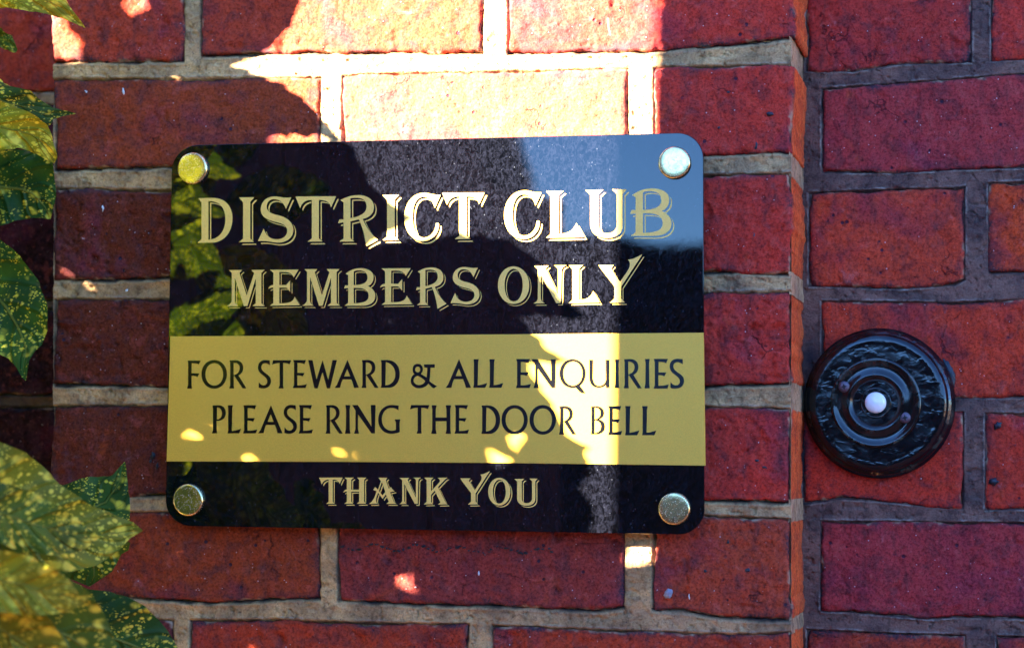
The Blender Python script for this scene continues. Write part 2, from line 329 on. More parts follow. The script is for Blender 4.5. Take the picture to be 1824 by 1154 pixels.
# ------------------------------------------------------------------ brickwork
wall = thing('brick_wall', 'red brick house wall with a projecting pier and pale mortar joints behind the sign', 'wall', (0, 0, -1.25))
def P(a): return (lambda x: np.full_like(np.asarray(x, float), float(a))) if np.isscalar(a) else (lambda x, a=a: np.interp(x, [q[0] for q in a], [q[1] for q in a]))
RIGHT_PLANE, LEFT_PLANE = 0.0887, 0.110
seed = [100]
footprints = {'pier': [], 'right': [], 'left': []}
PLANES = {'pier': 0.0, 'right': RIGHT_PLANE, 'left': LEFT_PLANE}
def brick(zone, L, R, T, B, col, fine=True, rough=1.0, side=None, proud=0.0, rnd=2.6):
    seed[0] += 1; sd_ = seed[0]
    Lf, Rf, Tf, Bf = P(L), P(R), P(T), P(B)
    gr_ = 1.6
    Tf, Bf = (lambda x, f=Tf: f(x)-gr_), (lambda x, f=Bf: f(x)+gr_)
    if side != 'left': Lf = (lambda x, f=Lf: f(x)-gr_)
    if side != 'right': Rf = (lambda x, f=Rf: f(x)+gr_)
    footprints[zone].append((Lf, Rf, Tf, Bf))
    y0 = PLANES[zone]
    xm0, xm1 = float(np.mean(Lf(0))), float(np.mean(Rf(0)))
    step = 2.6 if fine else 14.0
    ym = float(np.mean(Tf((xm0+xm1)/2))); yM = float(np.mean(Bf((xm0+xm1)/2)))
    nu = max(6, int(abs(xm1-xm0)/step)); nv = max(5, int(abs(yM-ym)/step))
    u = np.linspace(0, 1, nu); v = np.linspace(0, 1, nv)
    U, V = np.meshgrid(u, v)
    ya = ym + (yM-ym)*V
    X = Lf(ya) + (Rf(ya)-Lf(ya))*U
    Y = Tf(X) + (Bf(X)-Tf(X))*V
    # ragged arrises
    wob = 1.0 if fine else 0.5
    nx = (fbm(X/13, Y/13, sd_*3.1, 1, 4)*3.6 + fbm(X/55, Y/55, sd_*3.1, 2, 2)*7.0)*wob; ny = (fbm(X/13, Y/13, sd_*3.1, 7, 4)*3.6 + fbm(X/55, Y/55, sd_*3.1, 3, 2)*6.0)*wob
    ex = np.minimum(U, 1-U)*(xm1-xm0); ey = np.minimum(V, 1-V)*(yM-ym)
    k = np.exp(-np.minimum(ex, ey)/8.0)
    X = X + nx*k; Y = Y + ny*k
    # rounded, chipped edges (in px; 1 px is about 0.44 mm)
    rr = rnd*(1.6 + 1.8*np.clip(fbm(X/24, Y/24, sd_*5.7, 11, 3)+0.05, 0, 1)*3)
    e = np.minimum(ex, ey)
    q = np.clip(1-e/np.maximum(rr, .5), 0, 1)
    # rounder brick corners
    cr = 15.0 if zone == 'right' else 11.0
    cd = np.hypot(np.maximum(cr-ex, 0), np.maximum(cr-ey, 0)); q = np.maximum(q, np.clip((cd-cr*0.62)/(cr*0.5), 0, 1))
    dep = q*q*0.0030
    relief = fbm(X/60, Y/60, sd_*1.3, 21, 3)*0.0018 + fbm(X/16, Y/16, sd_*2.3, 31, 4)*0.0011*rough
    pits = np.clip(fbm(X/9, Y/9, sd_*2.9, 41, 2)-0.42, 0, 1)*0.0045*rough
    chip = np.clip(fbm(X/42, Y/42, sd_*4.1, 51, 4)-0.36, 0, 1)*0.010*rough*(q < 0.9)
    tilt = (hash3(np.array([sd_]), np.array([1]), np.array([2]), 3)[0]-.5)*0.0018
    D = dep + relief + pits + chip + tilt*(U-.5) - proud
    Q = at(X, Y, y0 + 0*X); Q[..., 1] += D
    dirt_shade = np.clip(q*0.30 + np.clip(fbm(X/24, Y/24, sd_, 61, 4)*3-0.25, 0, 1)*0.8*np.exp(-e/12) + np.clip(1-e/16.0, 0, 1)*np.clip(fbm(X/50, Y/40, sd_, 63, 4)*2.5, 0, 1)*0.8, 0, 1)
    smear = np.clip(1-(e+fbm(X/9, Y/9, sd_, 81, 3)*7+1.0)/3.5, 0, 1)*np.clip(fbm(X/45, Y/45, sd_, 83, 3)*4+0.15, 0, 1)
    D = D - 0*smear
    # skirt: ring of columns and rows going back into the wall
    back = 0.014
    def pad(Qp, Dt):
        t_, b_ = Qp[:1].copy(), Qp[-1:].copy(); t_[..., 1] = y0+back; b_[..., 1] = y0+back
        Qp = np.concatenate([t_, Qp, b_]); Dt = np.concatenate([Dt[:1], Dt, Dt[-1:]])
        l_ = Qp[:, :1].copy(); l_[..., 1] = y0 + (LEFT_PLANE+0.01 if side == 'left' else back)
        if side == 'right':
            cols = []; n = 18
            edge = Qp[:, -1:].copy()
            for i in range(1, n+1):
                c_ = edge.copy(); yy = edge[..., 1]*0 + 0.0035 + (RIGHT_PLANE+0.004-0.0035)*(i/n)**1.15
                c_[..., 1] = yy
                c_[..., 0] += 0.0011 + fbm(yy*140, edge[..., 2]*140, sd_, 71, 4)*0.0010
                inner = np.ones(len(c_)); inner[:3] = (0, .35, .8); inner[-3:] = (.8, .35, 0)
                c_[:, 0, 0] -= (1-inner)*0.0022
                cols.append(c_)
            r_ = np.concatenate(cols, 1)
            Qp = np.concatenate([l_, Qp, r_], 1); Dt = np.concatenate([Dt[:, :1], Dt, np.repeat(Dt[:, -1:]*0.25, n, 1)], 1)
        else:
            r_ = Qp[:, -1:].copy(); r_[..., 1] = y0+back
            Qp = np.concatenate([l_, Qp, r_], 1); Dt = np.concatenate([Dt[:, :1], Dt, Dt[:, -1:]], 1)
        return Qp, Dt
    Q, dirt_shade = pad(Q, dirt_shade)
    n1, n2 = Q.shape[:2]
    sm_ = np.zeros((n1, n2)); sm_[1:-1, 1:1+smear.shape[1]] = smear
    cen = Q.reshape(-1, 3).mean(0)
    o = obj('brick', Q.reshape(-1, 3), grid_faces(n1, n2), M_BRICK, None, True, cen)
    o.parent = wall; o.location = tuple(cen - np.array(wall.location))
    at_ = o.data.attributes.new('dirt_shade', 'FLOAT', 'POINT'); at_.data.foreach_set('value', dirt_shade.ravel().astype(np.float32))
    at_ = o.data.attributes.new('smear', 'FLOAT', 'POINT'); at_.data.foreach_set('value', sm_.ravel().astype(np.float32))
    if side == 'right':
        rb_ = np.clip((Q[..., 1]-0.0015)/0.003, 0, 1); rb_[:, :n2-18] = 0; at_ = o.data.attributes.new('skylit_side', 'FLOAT', 'POINT'); at_.data.foreach_set('value', rb_.ravel().astype(np.float32))
    o.color = tuple(col) + (1,)
    return o

# joints of the pier: lower edge of the brick above / upper edge of the brick below, traced in photo pixels
A = {0: [(60,109),(150,108),(330,106),(362,97),(500,93),(650,93),(860,92),(1000,91),(1150,90),(1216,84),(1330,75),(1412,66)],
     1: [(60,301),(100,299),(200,298),(300,296),(700,286),(1255,275),(1300,272),(1380,268),(1412,272)],
     2: [(60,495),(100,496),(200,497),(300,492),(1255,483),(1300,482),(1412,486)],
     3: [(60,682),(95,682),(300,686),(1255,686),(1300,684),(1412,680)],
     4: [(60,882),(230,881),(300,879),(1255,888),(1380,893),(1412,892)],
     5: [(60,1054),(200,1057),(260,1066),(400,1070),(500,1064),(565,1063),(610,1067),(700,1072),(900,1077),(1060,1086),(1110,1080),(1216,1086),(1300,1099),(1412,1102)]}
Bt = {0: [(60,144),(150,143),(330,143),(560,140),(650,134),(850,130),(1000,127),(1150,123),(1300,120),(1412,118)],
      1: [(60,338),(100,338),(300,341),(1255,314),(1412,311)],
      2: [(60,534),(100,535),(300,535),(1255,524),(1412,521)],
      3: [(60,725),(100,725),(300,724),(1255,727),(1380,729),(1412,731)],
      4: [(60,914),(230,914),(300,914),(1255,920),(1412,927)],
      5: [(60,1100),(320,1107),(500,1105),(620,1110),(830,1114),(1216,1129),(1350,1131),(1412,1127)]}
Z0, CZ = 0.2097, 0.0852
def jrow(k, y, x0=-.5, x1=.5, dz=0.0):
    a = pix([[x0, y, Z0-k*CZ+dz], [x1, y, Z0-k*CZ+dz]]); return [(a[0][0], a[0][1]), (a[1][0], a[1][1])]
for k in list(range(-4, 0)) + list(range(6, 11)):
    A[k] = jrow(k, 0, dz=0.0075); Bt[k] = jrow(k, 0, dz=-0.0075)
# horizontal extents of bricks in each row, with a tint per brick
RED, CRIM, BROWN, PLUM, ORNG, DARK = (0.46,0.050,0.018), (0.56,0.040,0.022), (0.33,0.050,0.014), (0.34,0.042,0.040), (0.58,0.080,0.014), (0.15,0.026,0.009)  # DARK deepens the brownish red for the dim light at the left end
CX = [(-400,1413),(66,1412),(118,1413),(272,1408),(311,1408),(500,1409),(700,1406),(900,1406),(1150,1408),(1500,1410)]
CR = [(q[0], q[1]) for q in CX]
LE = [(-400,90),(60,92),(150,93),(250,99),(300,97),(450,95),(500,97),(600,96),(690,96),(800,92),(950,91),(1154,88),(1500,86)]
pier_rows = {
 0: [(LE, 324, RED, 'left', 1.1), (359, 857, RED, None, .9), (906, CR, CRIM, 'right', .9)],
 1: [(LE, 568, BROWN, 'left', .8), (611, 1116, (0.50, 0.085, 0.040), None, .8), (1166, CR, CRIM, 'right', .9)],
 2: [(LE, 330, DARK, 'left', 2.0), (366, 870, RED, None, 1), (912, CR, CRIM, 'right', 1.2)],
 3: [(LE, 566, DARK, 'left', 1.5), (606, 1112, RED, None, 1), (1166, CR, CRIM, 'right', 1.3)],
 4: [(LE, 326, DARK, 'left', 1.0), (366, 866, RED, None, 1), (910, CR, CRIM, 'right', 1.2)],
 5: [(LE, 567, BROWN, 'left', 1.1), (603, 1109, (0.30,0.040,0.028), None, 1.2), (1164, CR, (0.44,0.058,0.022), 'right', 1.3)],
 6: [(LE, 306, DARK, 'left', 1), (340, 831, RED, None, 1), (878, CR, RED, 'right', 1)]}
for k in list(range(-3, 0)) + list(range(7, 10)):
    pier_rows[k] = [(LE, 325, DARK, 'left', 1), (360, 860, RED, None, 1), (906, CR, CRIM, 'right', 1)] if k % 2 == 0 else [(LE, 567, BROWN, 'left', 1), (608, 1112, RED, None, 1), (1166, CR, CRIM, 'right', 1)]
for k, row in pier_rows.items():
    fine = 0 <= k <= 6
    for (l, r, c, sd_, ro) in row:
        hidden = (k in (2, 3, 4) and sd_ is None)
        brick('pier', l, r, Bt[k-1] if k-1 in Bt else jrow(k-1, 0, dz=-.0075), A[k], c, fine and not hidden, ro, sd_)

# right wall, set back
RA = {0: [(1430,125),(1520,125),(1600,113),(1700,110),(1745,108),(1800,105),(2400,84)],
      1: [(1430,306),(1466,305),(1600,306),(1700,300),(1824,297),(2400,284)],
      2: [(1430,507),(1460,508),(1600,512),(1700,506),(1740,486),(1824,484),(2400,486)],
      3: [(1430,704),(1700,706),(1824,706),(2400,718)],
      4: [(1430,896),(1445,894),(1500,886),(1560,890),(1690,903),(1760,906),(1824,905),(2400,920)],
      5: [(1430,1085),(1500,1087),(1650,1100),(1700,1097),(1824,1100),(2400,1118)]}
RB = {-1: [(1430,-58),(2400,-120)],
      0: [(1430,162),(1470,160),(1600,150),(1720,142),(1790,135),(2400,105)],
      1: [(1430,346),(1450,345),(1600,339),(1700,337),(1770,328),(2400,314)],
      2: [(1430,538),(1700,541),(1824,535),(2400,524)],
      3: [(1430,733),(1700,735),(1770,738),(2400,745)],
      4: [(1430,928),(1466,930),(1824,933),(2400,950)],
      5: [(1430,1122),(1600,1130),(1720,1133),(2400,1150)]}
for k in list(range(-4, 0)) + list(range(6, 11)):
    RA[k] = jrow(k, RIGHT_PLANE, .25, .7, dz=0.006); RB[k] = jrow(k, RIGHT_PLANE, .25, .7, dz=-0.006)
r_rows = {0: [(1438,1728,(0.46,0.036,0.024)),(1768,2270,CRIM)], 1: [(1466,1962,(0.42,0.040,0.036)),(2005,2240,RED)],
          2: [(1443,1716,(0.60,0.058,0.022)),(1763,2270,(0.62,0.062,0.014))], 3: [(1466,1962,(0.62,0.050,0.018)),(2005,2240,RED)],
          4: [(1432,1714,(0.60,0.042,0.018)),(1757,2262,(0.56,0.042,0.018))], 5: [(1464,1964,(0.42,0.038,0.036)),(2010,2240,CRIM)],
          6: [(1440,1717,RED),(1778,2270,RED)]}
for k in list(range(-3, 0)) + list(range(7, 10)):
    r_rows[k] = [(1440,1717,RED),(1763,2270,CRIM)] if k % 2 == 0 else [(1466,1962,CRIM),(2005,2240,RED)]
for k, row in r_rows.items():
    for (l, r, c) in row + [(2310, 2800, RED), (2840, 3330, CRIM)]:
        brick('right', l, r, RB[k-1], RA[k], c, 0 <= k <= 6 and l < 1820, .7)

# left wall, set back behind the shrub
LAy = {0: (163, 189), 1: (350, 374), 2: (533, 553), 3: (702, 727), 4: (882, 905), 5: (1062, 1086), -1: (-8, 16), -2: (-190,-166), -3: (-370,-346), 6: (1244, 1268), 7: (1425, 1449)}
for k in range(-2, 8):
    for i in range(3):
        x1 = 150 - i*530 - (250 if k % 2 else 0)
        brick('left', x1-490, x1, LAy[k-1][1], LAy[k][0], RED if k < 1 else (0.022,0.006,0.004), 0 <= k <= 6 and i == 0, 1)  # near-black lower rows: the recess shade is put into the brick colour
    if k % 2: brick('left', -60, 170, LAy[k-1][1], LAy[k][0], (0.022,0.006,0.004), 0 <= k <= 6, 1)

def mortar(zone, x0, x1, ya, yb, step, clip=6.0):
    nx = int((x1-x0)/step)+1; ny = int((yb-ya)/step)+1
    X, Y = np.meshgrid(np.linspace(x0, x1, nx), np.linspace(ya, yb, ny))
    d = np.full(X.shape, 1e9); da = np.full(X.shape, 1e9); db = np.full(X.shape, 1e9); ds = np.full(X.shape, 1e9)
    for Lf, Rf, Tf, Bf in footprints[zone]:
        h = np.maximum(Lf(Y)-X, X-Rf(Y)); t_ = Tf(X)-Y; b_ = Y-Bf(X)
        di = np.maximum(np.maximum(h, t_), b_); d = np.minimum(d, di)
        inx = h < 2
        da = np.where(inx & (b_ > -3), np.minimum(da, np.abs(b_)), da); db = np.where(inx & (t_ > -3), np.minimum(db, np.abs(t_)), db)
        iny = (t_ < 0) & (b_ < 0)
        ds = np.where(iny, np.minimum(ds, np.abs(h)), ds)
    n1 = fbm(X/22, Y/22, 3.3, 5, 4); n2 = fbm(X/7, Y/7, 9.1, 6, 3); n3 = fbm(X/60, Y/26, 1.7, 8, 3)
    dd = d + n1*1.0
    if zone == 'pier':
        y = 0.0008 + n3*0.0016 + n2*0.0007
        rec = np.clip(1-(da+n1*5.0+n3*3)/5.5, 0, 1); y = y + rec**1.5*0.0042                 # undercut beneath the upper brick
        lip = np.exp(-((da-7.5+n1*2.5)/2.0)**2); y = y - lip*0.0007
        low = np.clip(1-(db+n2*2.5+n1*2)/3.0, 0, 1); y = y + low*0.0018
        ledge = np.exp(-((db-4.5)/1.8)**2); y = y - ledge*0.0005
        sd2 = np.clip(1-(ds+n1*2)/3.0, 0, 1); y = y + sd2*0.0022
        dirt_shade = np.clip(rec*1.1 + low*0.55 + sd2*0.6, 0, 1)  # creases coloured dark for the shadow line beneath each brick
        rim = np.clip(ledge*0.6 + lip*0.25, 0, 1)*np.clip(n1*2+0.5, 0, 1)
        tone = np.clip((X-1130)/260, 0, 1)*0.18 + np.clip(n3*1.4-.1, 0, 1)*0.45 + (Y > 1060)*np.clip((X-500)/500, 0, 1)*0.25
    else:
        y = 0.0012 + n3*0.0012 + n2*0.0004
        e = np.minimum(np.minimum(da, db), ds)
        gate = np.clip(fbm(X/40, Y/40, 6.1, 15, 3)*3+0.65, 0, 1)
        lip = np.exp(-((e-3.2+n2*1.4)/1.5)**2)*gate; y = y - lip*0.0016
        gap = np.clip(1-(e+n2)/1.8, 0, 1); y = y + gap*0.0022
        dirt_shade = gap*0.9; rim = lip; tone = np.full(X.shape, 1.0 if zone == 'right' else 0.1)
        if zone == 'left': tone = tone*0; dirt_shade = np.clip(dirt_shade+np.clip((Y-330)/60, 0, .8), 0, 1)  # recess shade painted onto the lower joints as well
        if zone == 'right':                                                               # darker mottling in the corner by the bell
            cor = np.clip((1476-X)/30, 0, 1)*np.clip((Y-560)/60, 0, 1)*np.clip((900-Y)/60, 0, 1)
            dirt_shade = np.clip(dirt_shade + cor*(0.6+n1), 0, 1)
    y = y + np.clip(fbm(X/6, Y/6, 2.2, 25, 2)-0.38, 0, 1)*0.006 + np.clip(fbm(X/34, Y/20, 7.7, 27, 4)-0.28, 0, 1)*0.006
    under = np.clip(-dd/4.0, 0, 1); y = y + under*0.006
    Q = at(X, Y, PLANES[zone] + 0*X); Q[..., 1] += y
    m = (d > -clip-4)
    cm = m[:-1, :-1] | m[1:, :-1] | m[1:, 1:] | m[:-1, 1:]
    F = grid_faces(ny, nx, cm); V, F, u = compact(Q.reshape(-1, 3), F)
    o = obj('mortar', V, F, M_MORTAR, None, True); o.parent = wall; o.matrix_parent_inverse = Matrix.Translation((0, 0, 1.25))
    for nm, a in (('tone', tone), ('rim', rim), ('dirt_shade', dirt_shade)):
        at_ = o.data.attributes.new(nm, 'FLOAT', 'POINT'); at_.data.foreach_set('value', np.clip(a, 0, 1).ravel()[u].astype(np.float32))
    return o
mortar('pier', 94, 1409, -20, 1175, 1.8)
mortar('right', 1415, 1880, -20, 1175, 1.8)
mortar('left', -120, 120, -20, 1175, 3.0)
# coarse joints beyond the picture, and the mortar bed behind the faces
def slab(name, x0, x1, y0, y1, z0, z1, mat, parent):
    v = [(x, y, z) for x in (x0, x1) for y in (y0, y1) for z in (z0, z1)]
    f = [(0,1,3,2),(4,6,7,5),(0,4,5,1),(2,3,7,6),(0,2,6,4),(1,5,7,3)]
    o = obj(name, v, f, mat, None)
    if parent is not None: o.parent = parent; o.matrix_parent_inverse = Matrix.Translation(-Vector(parent.location))
    return o
slab('mortar_bed', -0.309, 0.2705, 0.0065, 0.14, -0.60, 0.55, M_MORTAR, wall)
slab('mortar_bed', 0.2700, 1.10, RIGHT_PLANE+0.0065, 0.20, -0.60, 0.55, M_MORTAR, wall)
slab('mortar_bed', -1.05, -0.3095, LEFT_PLANE+0.0065, 0.20, -0.60, 0.55, M_MORTAR, wall)
# mortar on the return of the pier
for k in range(-3, 10):
    ya = float(P(A[k])(1410)); yb = float(P(Bt[k])(1410))
    n = 22; mrows = 14
    zt = at(1410, ya-3, 0)[2]; zb = at(1410, yb+3, 0)[2]
    yy, zz = np.meshgrid(np.linspace(0.0012, RIGHT_PLANE+0.004, n*2), np.linspace(zt, zb, mrows))
    xx = at(1410, (ya+yb)/2, 0)[0] + 0*yy - 0.0003 + fbm(yy*120, zz*120, k*3.0, 5, 4)*0.0011
    xx = xx - 0.0018*np.clip(1-(yy-0.0012)/0.004, 0, 1)**2
    Q = np.stack([xx, yy, zz], -1)
    o = obj('mortar', Q.reshape(-1, 3), grid_faces(mrows, n*2), M_MORTAR, None, True); o.parent = wall; o.matrix_parent_inverse = Matrix.Translation((0, 0, 1.25))
    for nm, a in (('tone', 0.15), ('rim', 0.35), ('dirt_shade', 0.0)):
        at_ = o.data.attributes.new(nm, 'FLOAT', 'POINT'); at_.data.foreach_set('value', np.full(Q.shape[0]*Q.shape[1], a, np.float32))
# rest of the house wall round the detailed part, so that no light comes through
hw = thing('house_wall', 'plain upper and side stretch of the brick house beyond the detailed wall', 'house', (0, 0.2, -1.25))
for (a, b, c, d_) in ((-4, -1.05, -1.25, 3.0), (1.10, 4, -1.25, 3.0), (-1.05, 1.10, 0.55, 3.0), (-1.05, 1.10, -1.25, -0.60)):
    slab('wall_panel', a, b, 0.10, 0.4, c, d_, M_BRICK, hw).color = (0.27, 0.05, 0.035, 1)

tick('walls')
# ------------------------------------------------------------------ SIGN
S = 0.018; YF = -S
sign = thing('sign', 'black and gold club notice plate with brass corner caps, screwed to the brick pier', 'sign', tuple(at(780, 950, 0.0)))
PI = Matrix.Translation(-Vector(sign.location))
def adopt(o, par, loc=None): o.parent = par; o.matrix_parent_inverse = Matrix.Translation(-Vector(par.location)); return o
def round_poly(c, r, n=14):
    out = []; m = len(c)
    for i in range(m):
        p0, p1, p2 = np.array(c[i-1], float), np.array(c[i], float), np.array(c[(i+1) % m], float)
        a = (p0-p1)/np.linalg.norm(p0-p1); b = (p2-p1)/np.linalg.norm(p2-p1)
        s, e = p1+a*r, p1+b*r; k = 0.5523
        c1, c2 = s-a*r*k, e-b*r*k
        for t in np.linspace(0, 1, n):
            out.append((1-t)**3*s + 3*(1-t)**2*t*c1 + 3*(1-t)*t*t*c2 + t**3*e)
    return np.array(out)
def plate(name, px, yfront, thick, mat, bev=0.0004, parent=None):
    q = at(px[:, 0], px[:, 1], yfront + 0*px[:, 0]); c = q.mean(0)
    n = len(q); rings = []
    for (inset, dy) in ((bev, 0), (bev*.3, bev*.3), (0, bev), (0, thick)):
        v = q.copy(); dirv = c-q; dirv[:, 1] = 0; dirv /= np.linalg.norm(dirv, axis=1)[:, None]
        v += dirv*inset*1.3; v[:, 1] = yfront+dy; rings.append(v)
    V = np.concatenate(rings); F = [tuple(range(n)), tuple(range(4*n-1, 3*n-1, -1))]
    for r in range(3):
        for i in range(n): F.append((r*n+i, (r+1)*n+i, (r+1)*n+(i+1) % n, r*n+(i+1) % n))
    o = obj(name, V, F, mat); bm = bmesh.new(); bm.from_mesh(o.data); bmesh.ops.recalc_face_normals(bm, faces=bm.faces); bm.to_mesh(o.data); bm.free()
    if parent: adopt(o, parent)
    return o
corners = [(306.3,259.4),(1252.5,236.2),(1254.6,952.0),(294.3,935.8)]
plate('backing_plate', round_poly(corners, 46), YF, 0.003, M_BLACK, parent=sign)
band_px = [(303.3,599.0),(600,597.3),(900,595.4),(1253.2,592.4),(1256.3,829.0),(900,824.3),(608,822.2),(296.6,821.3)]
band = plate('gold_band', np.array(band_px), YF-0.0007, 0.0025, M_BAND, 0.0002, sign)

# ---- lettering: outlines traced glyph by glyph, filled by marching squares
def parse(path):
    tok = path.replace(',', ' ').replace('M', ' M ').replace('L', ' L ').replace('C', ' C ').replace('Z', ' Z ').split()
    subs = []; cur = []; i = 0; cmd = None
    while i < len(tok):
        if tok[i] in 'MLCZ':
            cmd = tok[i]; i += 1
            if cmd == 'Z': subs.append(np.array(cur)); cur = []
            continue
        if cmd in 'ML': cur.append((float(tok[i]), float(tok[i+1]))); i += 2
        elif cmd == 'C':
            p0 = np.array(cur[-1]); a, b, c = [np.array((float(tok[i+2*j]), float(tok[i+2*j+1]))) for j in range(3)]; i += 6
            for t in np.linspace(0, 1, 13)[1:]: cur.append(tuple((1-t)**3*p0 + 3*(1-t)**2*t*a + 3*(1-t)*t*t*b + t**3*c))
    return subs
def ell(cx, cy, rx, ry, sh=1.0):
    t = np.linspace(0, 2*np.pi, 60)[:-1]
    ct, st = np.cos(t), np.sin(t)
    return np.stack([cx+rx*np.sign(ct)*np.abs(ct)**sh, cy+ry*np.sign(st)*np.abs(st)**sh], 1)
def sdf(subs, X, Y):
    best = np.full(X.shape, 1e9); ins = np.zeros(X.shape, bool)
    for s in subs:
        a = s; b = np.roll(s, -1, 0)
        for (x1, y1), (x2, y2) in zip(a, b):
            dx, dy = x2-x1, y2-y1; L2 = dx*dx+dy*dy
            if L2 < 1e-9: continue
            t = np.clip(((X-x1)*dx+(Y-y1)*dy)/L2, 0, 1)
            best = np.minimum(best, (X-x1-t*dx)**2+(Y-y1-t*dy)**2)
            if y1 != y2:
                c = ((y1 > Y) != (y2 > Y)) & (X < (x2-x1)*(Y-y1)/(y2-y1)+x1); ins ^= c
    return np.where(ins, -1, 1)*np.sqrt(best)
def march(f, X, Y):
    """polygons covering f<0"""
    V = []; F = []
    neg = f < 0
    ny, nx = f.shape
    full = neg[:-1, :-1] & neg[1:, :-1] & neg[1:, 1:] & neg[:-1, 1:]
    any_ = neg[:-1, :-1] | neg[1:, :-1] | neg[1:, 1:] | neg[:-1, 1:]
    for r in range(ny-1):
        row = full[r]; c = 0
        idx = np.flatnonzero(np.diff(np.concatenate([[0], row.astype(int), [0]])))
        for s, e in zip(idx[::2], idx[1::2]):
            n = len(V); V += [(X[r, s], Y[r, s]), (X[r, e], Y[r, e]), (X[r+1, e], Y[r+1, e]), (X[r+1, s], Y[r+1, s])]; F.append((n, n+1, n+2, n+3))
    rr, cc = np.nonzero(any_ & ~full)
    for r, c in zip(rr, cc):
        P4 = [(r, c), (r, c+1), (r+1, c+1), (r+1, c)]; poly = []
        for i in range(4):
            p, q = P4[i], P4[(i+1) % 4]; fp, fq = f[p], f[q]
            if fp < 0: poly.append((X[p], Y[p]))
            if (fp < 0) != (fq < 0):
                t = fp/(fp-fq); poly.append((X[p]+(X[q]-X[p])*t, Y[p]+(Y[q]-Y[p])*t))
        if len(poly) >= 3:
            n = len(V); V += poly; F.append(tuple(range(n, n+len(poly))))
    return V, F
